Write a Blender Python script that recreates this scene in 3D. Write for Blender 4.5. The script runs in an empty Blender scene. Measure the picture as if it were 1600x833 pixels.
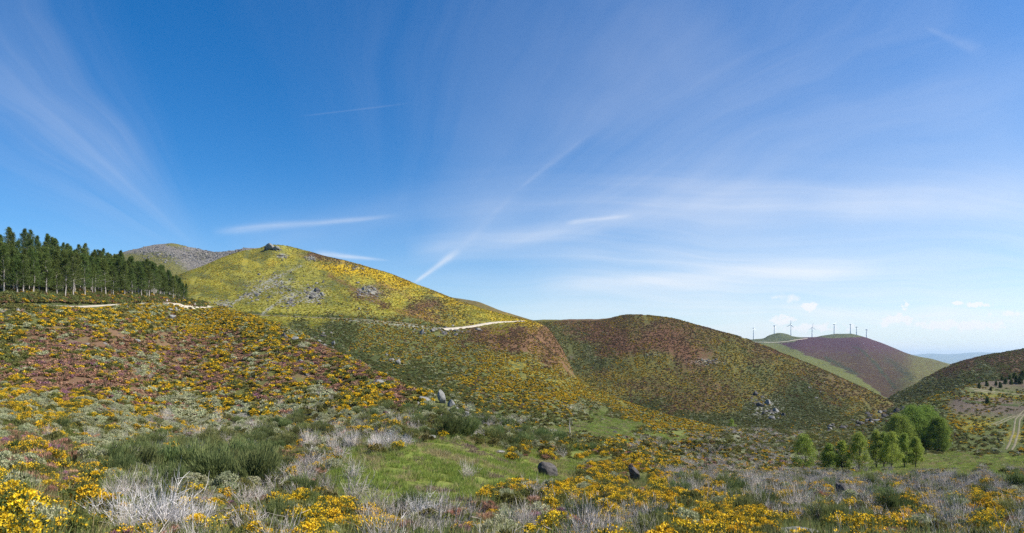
import bpy, math, random
import numpy as np
from mathutils import Vector

R = math.radians
rng = np.random.default_rng(7)
random.seed(7)
S = bpy.context.scene
COL = S.collection

# ------------------------------------------------------------------ camera, sky, sun, exposure
F, HY = 1000.0, 560.0            # survey constants: one radian-ish unit = 1000, horizon row
cam_d = bpy.data.cameras.new("camera")
cam = bpy.data.objects.new("camera", cam_d); COL.objects.link(cam)
cam_d.sensor_width = 36.0
cam_d.lens = 36.0 * F / 1600.0
cam_d.shift_y = (HY - 416.5) / 1600.0
cam_d.clip_start = 0.1; cam_d.clip_end = 90000
cam.location = (0, 0, 0); cam.rotation_euler = (R(90), 0, 0)
S.camera = cam

SUN_AZ, SUN_EL = 95.0, 44.0      # azimuth clockwise from the view direction (+Y)
W = bpy.data.worlds.new("World"); S.world = W; W.use_nodes = True
SKY_STRENGTH = 0.089

def build_world():
    nt = W.node_tree; N = nt.nodes; L = nt.links
    N.clear()
    out = N.new("ShaderNodeOutputWorld"); bg = N.new("ShaderNodeBackground")
    L.new(bg.outputs[0], out.inputs[0])
    sky = N.new("ShaderNodeTexSky"); sky.sky_type = 'NISHITA'; sky.sun_disc = False
    sky.sun_elevation = R(SUN_EL); sky.sun_rotation = R(SUN_AZ)
    sky.altitude = 900; sky.air_density = 1.0; sky.dust_density = 0.6; sky.ozone_density = 1.6
    def val(x):
        return x
    def m(op, a, b=None, c=None, clamp=False):
        n = N.new("ShaderNodeMath"); n.operation = op; n.use_clamp = clamp
        for i, v in enumerate((a, b, c)):
            if v is None: continue
            if isinstance(v, (int, float)): n.inputs[i].default_value = v
            else: L.new(v, n.inputs[i])
        return n.outputs[0]
    tc = N.new("ShaderNodeTexCoord"); sp = N.new("ShaderNodeSeparateXYZ"); L.new(tc.outputs['Generated'], sp.inputs[0])
    y = m('MAXIMUM', sp.outputs[1], 0.02)
    u = m('DIVIDE', sp.outputs[0], y); v = m('DIVIDE', sp.outputs[2], y)
    front = m('MULTIPLY', m('SUBTRACT', sp.outputs[1], 0.1), 5.0, clamp=True)
    def noise(x, yv, sx, sy, seed, detail=4.0, rough=0.55):
        c = N.new("ShaderNodeCombineXYZ")
        L.new(m('MULTIPLY', x, sx), c.inputs[0]); L.new(m('MULTIPLY', yv, sy), c.inputs[1]); c.inputs[2].default_value = seed
        t = N.new("ShaderNodeTexNoise"); t.inputs['Scale'].default_value = 1.0
        t.inputs['Detail'].default_value = detail; t.inputs['Roughness'].default_value = rough
        L.new(c.outputs[0], t.inputs['Vector']); return t.outputs[0]
    warp = m('SUBTRACT', noise(u, v, 2.2, 5.0, 3.1, 2.0), 0.5)
    warp2 = m('SUBTRACT', noise(u, v, 9.0, 22.0, 9.7, 3.0), 0.5)
    total = None
    def add(x):
        nonlocal total
        total = x if total is None else m('ADD', total, x)
    def streak(p0, p1, w, inten, seed, fine=1.0, wa=1.0, bend=0.0, grain=6.0):
        x0, y0 = (p0[0]-800)/F, (HY-p0[1])/F; x1, y1 = (p1[0]-800)/F, (HY-p1[1])/F
        Lh = math.hypot(x1-x0, y1-y0); tx, ty = (x1-x0)/Lh, (y1-y0)/Lh
        du = m('SUBTRACT', u, x0); dv = m('SUBTRACT', v, y0)
        a = m('ADD', m('MULTIPLY', du, tx/Lh), m('MULTIPLY', dv, ty/Lh))
        b = m('ADD', m('MULTIPLY', du, -ty), m('MULTIPLY', dv, tx))
        b = m('ADD', b, m('MULTIPLY', warp, 0.05*wa)); b = m('ADD', b, m('MULTIPLY', warp2, 0.018*wa*fine))
        if bend:
            b = m('ADD', b, m('MULTIPLY', m('MULTIPLY', a, m('SUBTRACT', a, 1.0)), bend))
        ww = m('ADD', m('MULTIPLY', a, w[1]-w[0]), w[0]); ww = m('MAXIMUM', ww, 0.001)
        g = m('DIVIDE', b, ww); g = m('EXPONENT', m('MULTIPLY', m('MULTIPLY', g, g), -1.0))
        win = m('MULTIPLY', m('MULTIPLY', m('ADD', a, 0.08), 6.0, clamp=True), m('MULTIPLY', m('SUBTRACT', 1.08, a), 3.0, clamp=True))
        nz = noise(a, b, 3.0, grain/max(w[0], w[1])*0.12, seed, 3.0)
        nz = m('ADD', m('MULTIPLY', nz, 1.3), 0.25)
        add(m('MULTIPLY', m('MULTIPLY', g, win), m('MULTIPLY', nz, inten)))
    def fan(cx, cy, t0, t1, freq, inten, seed, r0=.05, r1=.75, pw=1.6):
        x0, y0 = (cx-800)/F, (HY-cy)/F
        du = m('SUBTRACT', u, x0); dv = m('SUBTRACT', v, y0)
        r = m('SQRT', m('ADD', m('MULTIPLY', du, du), m('MULTIPLY', dv, dv))); th = m('ARCTAN2', dv, du)
        th = m('ADD', th, m('MULTIPLY', warp, .22))
        n1 = noise(th, r, freq, 1.6, seed, 5.0, .62); n2 = noise(th, r, freq*.28, .9, seed+3, 3.0, .5)
        q = m('ADD', m('MULTIPLY', n1, .6), m('MULTIPLY', n2, .7)); q = m('POWER', m('MULTIPLY', m('SUBTRACT', q, .38), 2.6, clamp=True), pw)
        mid, hw = math.radians((t0+t1)/2), math.radians((t1-t0)/2)
        wnd = m('SUBTRACT', 1.0, m('POWER', m('MINIMUM', m('DIVIDE', m('ABSOLUTE', m('SUBTRACT', th, mid)), hw), 1.0), 2.0))
        rad = m('MULTIPLY', m('MULTIPLY', m('SUBTRACT', r, r0), 5.0, clamp=True), m('MULTIPLY', m('SUBTRACT', r1+.2, r), 2.2, clamp=True))
        add(m('MULTIPLY', m('MULTIPLY', q, m('MULTIPLY', wnd, rad)), inten))
    fan(345, 420, 108, 168, 9.0, .12, 101.3, .02, .60)
    fan(345, 420, 116, 150, 5.0, .08, 113.7, .02, .50, 1.0)
    fan(600, 470, 30, 118, 6.0, .05, 131.9, .10, .85)
    fan(560, 520, 8, 50, 12.0, .11, 151.1, .25, 1.2)
    # long near-level fibres over the right half
    fib = noise(m('ADD', u, m('MULTIPLY', warp, .3)), m('ADD', v, m('ADD', m('MULTIPLY', warp, .10), m('MULTIPLY', m('MULTIPLY', u, u), .06))), 1.3, 30.0, 171.0, 5.0, .6)
    fib = m('POWER', m('MULTIPLY', m('SUBTRACT', fib, .36), 2.8, clamp=True), 1.3)
    fw = m('MULTIPLY', m('MULTIPLY', m('ADD', u, .22), 2.2, clamp=True), m('MULTIPLY', m('SUBTRACT', .34, v), 4.0, clamp=True))
    add(m('MULTIPLY', m('MULTIPLY', fib, fw), .34))
    streak((350, 361), (606, 336), (.0060, .0030), .24, 7.4, wa=.30, fine=.8)
    streak((380, 385), (720, 300), (.03, .03), .07, 7.9)
    streak((650, 440), (716, 393), (.0022, .0058), .34, 8.4, wa=.12, fine=.5)
    streak((716, 394), (800, 305), (.007, .004), .04, 9.4, wa=.25)
    streak((815, 292), (925, 205), (.0025, .006), .055, 9.9, wa=.05, fine=.6)
    streak((930, 203), (1150, 60), (.02, .08), .05, 10.9)
    streak((478, 181), (636, 162), (.0010, .0012), .05, 11.4, wa=.06, fine=.3)
    streak((496, 396), (602, 406.5), (.0050, .0018), .32, 12.4, wa=.06, fine=.3)
    streak((660, 390), (1010, 332), (.018, .012), .20, 13.4, wa=.4, bend=-.03)
    streak((890, 348), (985, 336), (.0035, .003), .20, 13.9, wa=.2)
    streak((700, 350), (1250, 310), (.04, .05), .11, 13.6)
    streak((960, 330), (1750, 325), (.02, .05), .14, 14.4)
    streak((1300, 320), (1750, 318), (.03, .08), .12, 14.9)
    streak((870, 446), (1350, 420), (.013, .016), .26, 15.4, wa=.3)
    streak((850, 400), (1700, 400), (.02, .045), .16, 16.4, wa=.6)
    streak((780, 480), (1700, 440), (.03, .05), .14, 17.4, wa=.6)
    streak((820, 500), (1750, 490), (.03, .04), .14, 17.9, wa=.5)
    streak((1452, 42), (1540, 80), (.003, .012), .06, 18.4, wa=.3)
    streak((720, 340), (1130, -60), (.06, .15), .08, 19.4, fine=2)
    streak((1000, 300), (1700, 40), (.08, .14), .07, 20.4, fine=2)
    streak((1050, 380), (1750, 230), (.08, .12), .10, 21.4)
    # bright veil toward the sun on the right and toward the horizon
    veil = m('MULTIPLY', m('MULTIPLY', m('ADD', u, 0.35), 0.8, clamp=True), m('SUBTRACT', 1.0, m('MULTIPLY', v, 1.4), clamp=True))
    add(m('MULTIPLY', veil, .15))
    hz = m('SUBTRACT', 1.0, m('MULTIPLY', v, 3.2), clamp=True)
    add(m('MULTIPLY', m('MULTIPLY', hz, hz), .34))
    # small cumulus near the horizon on the right
    cn = noise(u, v, 52.0, 70.0, 40.0, 8.0, .66); cn2 = noise(u, v, 7.0, 26.0, 44.0, 5.0, .6)
    def puff(px, py, rx, ry, k, flat=0.0):
        x0, y0 = (px-800)/F, (HY-py)/F
        a = m('DIVIDE', m('SUBTRACT', u, x0), rx/F); b = m('DIVIDE', m('SUBTRACT', v, y0), ry/F)
        r2 = m('ADD', m('MULTIPLY', a, a), m('MULTIPLY', b, b))
        g = m('EXPONENT', m('MULTIPLY', r2, -1.0))
        d = m('MULTIPLY', m('SUBTRACT', m('ADD', g, m('MULTIPLY', m('SUBTRACT', cn, 0.5), 3.4)), 0.52), k, clamp=True)
        return m('MULTIPLY', d, m('MULTIPLY', g, 3.0, clamp=True))
    for a in ((1264, 478, 16, 10, 1.9), (1222, 500, 24, 9, 1.2), (1418, 478, 11, 8, 2.0), (1528, 476, 26, 6, 2.0), (1495, 474, 14, 4, 1.6),
              (1405, 500, 40, 10, 1.3), (1230, 466, 26, 9, .5), (1500, 508, 110, 9, 1.3), (1590, 491, 50, 5, .9), (1270, 512, 70, 9, .8)):
        add(puff(*a))
    bank = m('MULTIPLY', m('SUBTRACT', m('ADD', cn2, m('MULTIPLY', m('SUBTRACT', 0.075, v), 6.0)), 0.42), 1.6, clamp=True)
    bank = m('MULTIPLY', bank, m('MULTIPLY', m('ADD', u, -0.18), 4.0, clamp=True))
    add(m('MULTIPLY', bank, .32))
    f = m('MULTIPLY', m('MINIMUM', total, 0.97), front, clamp=True)
    hs = N.new("ShaderNodeHueSaturation"); hs.inputs['Saturation'].default_value = 1.46; hs.inputs['Value'].default_value = 1.0
    L.new(sky.outputs[0], hs.inputs['Color'])
    tint = N.new("ShaderNodeMix"); tint.data_type = 'RGBA'; tint.blend_type = 'MULTIPLY'; tint.inputs[0].default_value = 1.0
    L.new(hs.outputs[0], tint.inputs[6]); tint.inputs[7].default_value = SKY_TINT
    mx = N.new("ShaderNodeMix"); mx.data_type = 'RGBA'
    L.new(f, mx.inputs[0]); L.new(tint.outputs[2], mx.inputs[6]); mx.inputs[7].default_value = (6.9, 6.9, 7.0, 1)
    L.new(mx.outputs[2], bg.inputs[0]); bg.inputs[1].default_value = SKY_STRENGTH
SKY_TINT = (0.76, 0.94, 1.06, 1)
build_world()

sun_d = bpy.data.lights.new("sun", 'SUN'); sun_d.energy = 5.0; sun_d.angle = R(0.53); sun_d.color = (1.0, 0.95, 0.87)
sun = bpy.data.objects.new("sun", sun_d); COL.objects.link(sun)
sd = Vector((math.sin(R(SUN_AZ))*math.cos(R(SUN_EL)), math.cos(R(SUN_AZ))*math.cos(R(SUN_EL)), math.sin(R(SUN_EL))))
sun.rotation_euler = sd.to_track_quat('Z', 'Y').to_euler()

S.view_settings.view_transform = 'Standard'; S.view_settings.look = 'None'
S.view_settings.exposure = 0.72; S.view_settings.gamma = 1.0; S.view_settings.use_curve_mapping = False
S.cycles.max_bounces = 4; S.cycles.diffuse_bounces = 2; S.cycles.transparent_max_bounces = 4; S.cycles.volume_bounces = 0
S.cycles.use_denoising = False; S.cycles.sample_clamp_indirect = 4.0; S.cycles.use_adaptive_sampling = False

# ------------------------------------------------------------------ numeric helpers
def pchip(X, Y, q):
    """row-wise monotone cubic; X, Y (n,K), q (n,)"""
    n, K = X.shape
    h = np.diff(X, axis=1); h = np.maximum(h, 1e-6); d = np.diff(Y, axis=1)/h
    mm = np.zeros_like(Y)
    s = d[:, :-1]*d[:, 1:] > 0
    w1 = 2*h[:, 1:]+h[:, :-1]; w2 = h[:, 1:]+2*h[:, :-1]
    dd0 = np.where(s, d[:, :-1], 1.0); dd1 = np.where(s, d[:, 1:], 1.0)
    mm[:, 1:-1] = np.where(s, (w1+w2)/(w1/dd0+w2/dd1), 0.0)
    mm[:, 0] = d[:, 0]; mm[:, -1] = d[:, -1]
    q = np.clip(q, X[:, 0], X[:, -1])
    i = np.clip((q[:, None] >= X).sum(1)-1, 0, K-2); r = np.arange(n)
    x0, x1 = X[r, i], X[r, i+1]; hh = np.maximum(x1-x0, 1e-6); t = (q-x0)/hh
    a, b = Y[r, i], Y[r, i+1]; ma, mb = mm[r, i]*hh, mm[r, i+1]*hh
    return (2*t**3-3*t**2+1)*a+(t**3-2*t**2+t)*ma+(-2*t**3+3*t**2)*b+(t**3-t**2)*mb

def curve(pts, u):
    P = np.array(pts, float); u = np.asarray(u, float); n = len(u)
    if len(P) < 2: return np.full(n, P[0, 1]), np.full(n, P[0, 2])
    X = np.broadcast_to(P[:, 0], (n, len(P)))
    ld = pchip(X, np.broadcast_to(np.log(P[:, 1]), (n, len(P))), u); py = pchip(X, np.broadcast_to(P[:, 2], (n, len(P))), u)
    return ld, py

def hsh(i, j, s):
    i = (i.astype(np.int64) & 0xffffffff).astype(np.uint64); j = (j.astype(np.int64) & 0xffffffff).astype(np.uint64)
    h = (i*np.uint64(374761393)+j*np.uint64(668265263)+np.uint64(s*2147483647 % 4294967291)) & np.uint64(0xffffffff)
    h = ((h ^ (h >> np.uint64(13)))*np.uint64(1274126177)) & np.uint64(0xffffffff)
    h = h ^ (h >> np.uint64(16))
    return (h & np.uint64(0xffffff)).astype(float)/0xffffff
def vn(x, y, s=0):
    i = np.floor(x); j = np.floor(y); fx = x-i; fy = y-j
    fx = fx*fx*(3-2*fx); fy = fy*fy*(3-2*fy)
    a = hsh(i, j, s); b = hsh(i+1, j, s); c = hsh(i, j+1, s); d = hsh(i+1, j+1, s)
    return (a*(1-fx)+b*fx)*(1-fy)+(c*(1-fx)+d*fx)*fy
def fbm(x, y, s=0, o=3):
    t = 0; a = 1; n = 0
    for k in range(o):
        t = t+a*vn(x*2**k+17.3*k, y*2**k-9.1*k, s+k); n += a; a *= .5
    return t/n-.5
def sm(a, b, x):
    t = np.clip((x-a)/(b-a), 0, 1); return t*t*(3-2*t)
def relief(x, y, k=1.0):
    return k*(0.35*fbm(x/3.5, y/3.5, 11, 2)*sm(12, 25, y) + 1.1*fbm(x/13, y/13, 21, 2)*sm(45, 110, y)
              + 4.0*fbm(x/50, y/50, 31, 3)*sm(180, 420, y) + 14*fbm(x/190, y/190, 41, 3)*sm(600, 1500, y))

class Layer:
    def __init__(self, name, curves, u0, u1, nu, seg, rk=1.0):
        self.name, self.curves, self.u0, self.u1, self.nu, self.seg, self.rk = name, curves, u0, u1, nu, seg, rk
    def knots(self, u):
        X, Y = [], []
        for c in self.curves:
            a, b = curve(c, u); X.append(a); Y.append(b)
        X = np.stack(X, 1); Y = np.stack(Y, 1)
        for k in range(1, X.shape[1]): X[:, k] = np.maximum(X[:, k], X[:, k-1]+.02)
        return X, Y
    def py(self, u, D):
        X, Y = self.knots(u); return pchip(X, Y, np.log(D))
    def z(self, x, y):
        x = np.atleast_1d(np.asarray(x, float)); y = np.atleast_1d(np.asarray(y, float))
        u = 800+F*x/y
        return (HY-self.py(u, y))/F*y+relief(x, y, self.rk)
    def at(self, px, py):
        X, _ = self.knots(np.array([float(px)])); D = np.exp(np.linspace(X[0, 0], X[0, -1], 1500))
        x = (px-800)/F*D; z = self.z(x, D); pp = HY-z/D*F
        i = int(np.argmax(pp <= py)) if (pp <= py).any() else int(np.argmin(pp))
        return Vector((x[i], D[i], z[i]))
    def grid(self):
        u = np.linspace(self.u0, self.u1, self.nu); X, Y = self.knots(u)
        rows = []
        for k, n in enumerate(self.seg):
            for j in range(n): rows.append((k, j/n))
        rows.append((len(self.seg)-1, 1.0))
        U = []; D = []
        for k, t in rows:
            D.append(np.exp(X[:, k]*(1-t)+X[:, k+1]*t)); U.append(u)
        U = np.array(U); D = np.array(D); n, m_ = U.shape
        x = (U-800)/F*D; z = self.z(x.ravel(), D.ravel())
        return U, D, np.stack([x.ravel(), D.ravel(), z], 1), n, m_

# ------------------------------------------------------------------ the lie of the land
LA = Layer("hillside", [
    [(0, 3, 1110), (300, 3, 1150), (1600, 3, 1160)],
    [(-200, 8, 850), (0, 8, 862), (120, 8, 880), (400, 8, 888), (1600, 8, 890)],
    [(-200, 17, 740), (0, 17, 752), (120, 17, 778), (300, 17, 812), (600, 17, 828), (850, 17, 836), (1600, 17, 840)],
    [(-200, 30, 690), (0, 30, 700), (150, 30, 722), (300, 30, 752), (600, 30, 752), (850, 30, 785), (1060, 30, 792), (1600, 30, 800)],
    [(-200, 45, 650), (0, 45, 660), (150, 45, 684), (300, 45, 714), (440, 45, 712), (600, 44, 696), (700, 44, 706), (850, 45, 748), (1060, 45, 768), (1330, 45, 774), (1600, 45, 778)],
    [(-200, 60, 625), (0, 60, 630), (150, 62, 642), (300, 75, 660), (400, 75, 656), (500, 70, 656), (600, 62, 656), (700, 58, 675), (760, 56, 697), (850, 58, 718), (950, 64, 730), (1060, 70, 748), (1200, 72, 754), (1330, 72, 755), (1430, 72, 752), (1600, 70, 747)],
    [(-200, 105, 545), (0, 105, 545), (150, 115, 552), (300, 160, 553), (400, 135, 558), (500, 110, 590), (600, 85, 620), (700, 74, 650), (760, 67, 674), (850, 72, 696), (950, 85, 703), (1060, 110, 722), (1200, 135, 737), (1330, 145, 737), (1430, 145, 735), (1600, 130, 728)],
    [(-200, 150, 486), (0, 155, 481), (100, 175, 480), (200, 215, 477), (260, 250, 475), (330, 330, 479), (380, 270, 491), (420, 225, 503), (470, 185, 524), (500, 165, 541), (560, 130, 568), (600, 115, 590), (650, 100, 609), (690, 92, 625), (760, 82, 652), (820, 84, 670), (870, 100, 680), (950, 140, 682), (1060, 210, 685), (1200, 230, 697), (1330, 230, 706), (1430, 235, 703), (1600, 220, 712)],
    [(-200, 159, 485.5), (0, 164, 480.5), (100, 184, 479.5), (200, 224, 476.5), (260, 259, 474.0), (300, 300, 474.5), (330, 340, 476.5), (400, 262, 500), (500, 190, 552), (600, 135, 604), (690, 108, 640), (760, 98, 668), (870, 125, 690), (950, 190, 682), (1060, 310, 670), (1200, 350, 672), (1330, 380, 674), (1430, 350, 676), (1600, 310, 690)],
    [(-200, 185, 500), (100, 205, 500), (330, 420, 530), (500, 260, 640), (690, 160, 720), (870, 200, 730), (1060, 430, 690), (1330, 520, 690), (1600, 450, 710)],
], -320, 1920, 620, [8, 14, 14, 22, 26, 34, 40, 6, 12])

LP = Layer("forest_slope", [
    [(-320, 158, 492), (0, 163.5, 487), (100, 184, 485), (200, 224, 481), (260, 259, 477.5), (300, 299, 477.5), (330, 343, 479)],
    [(-320, 160, 474), (0, 166, 469), (100, 187, 469), (200, 227, 469), (260, 262, 468), (300, 300, 471), (330, 342, 477)],
    [(-320, 195, 448), (0, 200, 443), (100, 215, 447), (200, 255, 452), (260, 290, 459), (300, 330, 467), (330, 365, 476)],
    [(-320, 290, 380), (0, 290, 396), (100, 300, 415), (200, 330, 437), (260, 370, 455), (300, 400, 470), (330, 420, 484)],
    [(-320, 400, 372), (0, 380, 393), (100, 385, 420), (200, 400, 450), (330, 480, 505)],
], -320, 332, 200, [6, 18, 30, 10])

LB = Layer("peak_hill", [
    [(200, 420, 560), (400, 330, 600), (600, 180, 690), (700, 150, 720), (850, 125, 712), (950, 150, 706), (1060, 230, 695), (1150, 330, 690)],
    [(200, 450, 530), (400, 380, 562), (600, 220, 642), (700, 185, 664), (850, 175, 664), (950, 220, 662), (1060, 280, 671), (1150, 350, 682)],
    [(200, 520, 505), (400, 430, 522), (600, 330, 566), (700, 310, 583), (850, 330, 592), (900, 330, 622), (950, 320, 642), (1060, 295, 667), (1150, 360, 680)],
    [(200, 560, 489), (385, 520, 492.5), (450, 500, 495), (550, 490, 500), (640, 500, 508), (700, 520, 515.5), (760, 560, 507), (820, 600, 502), (850, 590, 520), (870, 540, 545), (900, 450, 602), (950, 390, 627), (1060, 302, 664), (1150, 366, 679)],
    [(200, 570, 486), (385, 530, 488), (450, 510, 490.5), (550, 500, 495), (640, 510, 503), (700, 530, 512), (760, 570, 504.5), (820, 615, 501), (850, 605, 516), (870, 555, 541), (900, 460, 599), (950, 400, 624), (1060, 308, 662), (1150, 372, 678)],
    [(200, 700, 472), (280, 700, 462), (345, 730, 446), (420, 740, 438), (500, 700, 448), (560, 680, 455), (640, 660, 474), (700, 630, 490), (760, 610, 496), (820, 630, 500), (850, 620, 513), (870, 575, 537), (900, 475, 596), (950, 410, 621), (1060, 316, 660), (1150, 380, 677)],
    [(200, 900, 460), (262, 900, 441), (285, 905, 428), (315, 920, 418), (345, 930, 405), (380, 945, 393.5), (405, 950, 389), (422, 950, 384), (440, 950, 384.5), (470, 930, 391), (500, 900, 398.5), (560, 860, 413.5), (600, 840, 425), (640, 820, 440), (700, 760, 463), (760, 700, 485), (800, 670, 495), (820, 650, 499), (850, 640, 508), (870, 600, 532), (885, 560, 558), (900, 500, 590), (950, 430, 615), (1000, 390, 636), (1060, 330, 656), (1110, 340, 666), (1150, 390, 675)],
    [(200, 1050, 500), (440, 1150, 420), (640, 1000, 480), (820, 780, 530), (900, 600, 625), (1060, 420, 680), (1150, 480, 695)],
    [(200, 1300, 560), (440, 1500, 500), (640, 1300, 550), (820, 950, 600), (900, 700, 670), (1060, 520, 720), (1150, 560, 720)],
], 190, 1150, 520, [10, 34, 34, 4, 40, 44, 10, 6], .6)

LC = Layer("heather_hill", [
    [(760, 430, 660), (900, 420, 650), (990, 390, 675), (1060, 350, 680), (1150, 330, 690), (1300, 330, 692), (1500, 360, 700)],
    [(760, 500, 640), (900, 480, 622), (990, 450, 648), (1060, 400, 660), (1150, 380, 668), (1300, 380, 671), (1500, 420, 680)],
    [(760, 600, 600), (830, 600, 575), (870, 590, 572), (900, 570, 585), (990, 530, 600), (1100, 490, 620), (1200, 460, 640), (1300, 445, 650), (1390, 470, 656), (1500, 490, 668)],
    [(760, 760, 530), (870, 730, 530), (900, 700, 538), (990, 640, 545), (1100, 600, 565), (1200, 570, 592), (1300, 540, 618), (1390, 530, 642), (1500, 540, 660)],
    [(760, 900, 508), (800, 900, 502), (830, 900, 500), (870, 900, 499), (930, 890, 499), (955, 870, 496), (975, 860, 492.5), (990, 850, 491), (1030, 830, 493), (1060, 810, 499), (1100, 790, 510), (1150, 770, 525), (1200, 740, 544), (1250, 710, 563), (1300, 670, 584), (1350, 620, 607), (1390, 580, 627), (1430, 570, 645), (1500, 580, 662)],
    [(760, 1100, 540), (990, 1000, 520), (1200, 880, 580), (1390, 700, 660), (1500, 700, 680)],
    [(760, 1300, 580), (990, 1250, 590), (1200, 1100, 640), (1390, 850, 690), (1500, 850, 700)],
], 760, 1500, 420, [6, 34, 44, 50, 10, 6])

LS = Layer("heather_shoulder", [
    [(620, 700, 520), (900, 700, 540)],
    [(620, 850, 490), (760, 850, 500), (900, 800, 525)],
    [(620, 1000, 458), (660, 1000, 458), (690, 1000, 463), (725, 1000, 468.5), (745, 990, 472), (780, 960, 485), (820, 920, 497), (860, 880, 506), (900, 850, 515)],
    [(620, 1300, 500), (900, 1100, 560)],
], 620, 900, 120, [6, 24, 8], .5)

LE = Layer("rear_hill", [
    [(60, 1300, 500), (460, 1300, 500)],
    [(60, 1500, 450), (180, 1500, 445), (280, 1500, 438), (330, 1500, 440), (460, 1500, 440)],
    [(60, 1750, 430), (180, 1750, 415), (265, 1750, 405), (300, 1700, 420), (345, 1750, 412), (460, 1750, 410)],
    [(60, 2000, 425), (130, 2000, 410), (180, 2000, 397), (210, 2000, 390), (240, 2000, 384), (265, 2000, 382), (300, 2000, 388), (345, 2000, 396), (365, 2000, 394), (385, 2000, 388), (420, 2000, 388), (460, 2000, 392)],
    [(60, 2500, 470), (460, 2500, 440)],
], 60, 460, 260, [8, 26, 30, 8], 1.0)

LF = Layer("windfarm_hill", [
    [(1060, 1150, 640), (1250, 1150, 645), (1500, 1150, 650)],
    [(1060, 1250, 610), (1165, 1250, 592), (1250, 1250, 604), (1340, 1250, 615), (1390, 1250, 623), (1430, 1300, 618), (1500, 1500, 612)],
    [(1060, 2100, 570), (1165, 2100, 556), (1250, 2100, 566), (1300, 2000, 578), (1340, 1900, 588), (1390, 1750, 600), (1430, 2000, 588), (1480, 2400, 588), (1560, 2600, 600)],
    [(1060, 3100, 560), (1150, 3150, 538), (1165, 3150, 535), (1200, 3150, 533), (1250, 3150, 530), (1290, 3050, 532), (1340, 3000, 533), (1370, 2950, 541), (1400, 2900, 552), (1430, 2900, 562), (1480, 2950, 573), (1560, 3000, 595)],
    [(1060, 3400, 556), (1130, 3400, 538), (1165, 3400, 531.5), (1180, 3400, 530), (1192, 3400, 529), (1202, 3400, 524), (1218, 3400, 520.5), (1228, 3400, 522), (1240, 3400, 526), (1255, 3400, 527.5), (1272, 3400, 527), (1288, 3400, 524), (1310, 3400, 521.5), (1328, 3400, 521.5), (1340, 3400, 523.5), (1370, 3350, 533), (1400, 3300, 545), (1420, 3300, 553), (1430, 3300, 556), (1460, 3300, 562), (1490, 3300, 573), (1560, 3300, 592)],
    [(1060, 4200, 600), (1560, 4200, 640)],
], 1060, 1560, 320, [6, 40, 34, 12, 6], .55)

LG = Layer("green_far_hill", [
    [(1380, 3500, 615), (1620, 3500, 620)],
    [(1380, 4200, 552), (1418, 4200, 553.5), (1440, 4200, 558), (1465, 4200, 564), (1488, 4200, 570), (1520, 4200, 580), (1620, 4200, 600)],
    [(1380, 5200, 590), (1620, 5200, 620)],
], 1380, 1620, 80, [20, 6], .4)

LH = Layer("right_hill", [
    [(1350, 400, 690), (1520, 420, 640), (1800, 430, 630)],
    [(1350, 520, 668), (1400, 500, 640), (1450, 480, 628), (1520, 470, 612), (1600, 470, 598), (1800, 470, 596)],
    [(1350, 590, 660), (1400, 590, 630), (1450, 590, 612), (1520, 590, 588), (1600, 600, 575), (1800, 600, 568)],
    [(1350, 640, 652), (1380, 650, 628), (1392, 660, 622), (1405, 680, 615), (1417, 700, 609), (1435, 720, 599), (1450, 735, 590), (1470, 745, 579), (1490, 750, 570.5), (1525, 770, 560.5), (1550, 785, 555), (1575, 795, 550), (1600, 800, 547), (1680, 820, 536), (1800, 830, 530)],
    [(1350, 800, 680), (1450, 900, 640), (1600, 1000, 580), (1800, 1000, 570)],
    [(1350, 1000, 720), (1800, 1300, 640)],
], 1350, 1800, 240, [10, 20, 30, 10, 4])

LJ = Layer("terraced_slope", [
    [(1340, 200, 742), (1800, 190, 742)],
    [(1340, 250, 700), (1400, 232, 702), (1480, 228, 708), (1600, 220, 716), (1800, 215, 716)],
    [(1340, 290, 684), (1380, 295, 674), (1440, 310, 657), (1520, 320, 650), (1600, 330, 648), (1800, 330, 645)],
    [(1340, 330, 675), (1380, 350, 656), (1400, 360, 646), (1420, 370, 636), (1440, 380, 627), (1480, 400, 615.5), (1520, 410, 605), (1560, 425, 610), (1600, 430, 612), (1800, 430, 605)],
    [(1340, 360, 675), (1400, 390, 650), (1440, 420, 635), (1480, 440, 620), (1520, 450, 602), (1560, 462, 596), (1600, 470, 592), (1800, 470, 588)],
    [(1340, 420, 700), (1400, 450, 690), (1480, 520, 650), (1600, 560, 600), (1800, 560, 600)],
], 1340, 1800, 300, [8, 36, 36, 12, 8])

LI = Layer("far_mountains", [
    [(1200, 30000, 580), (1900, 30000, 580)],
    [(1200, 38000, 560), (1350, 38000, 556), (1400, 38000, 555), (1430, 38000, 554), (1455, 38000, 552.5), (1480, 38000, 553.5), (1500, 38000, 552.5), (1515, 38000, 551), (1545, 38000, 550.5), (1570, 38000, 551), (1900, 38000, 552)],
    [(1200, 43000, 565), (1900, 43000, 565)],
], 1200, 1900, 120, [16, 4], 2.0)

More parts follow.
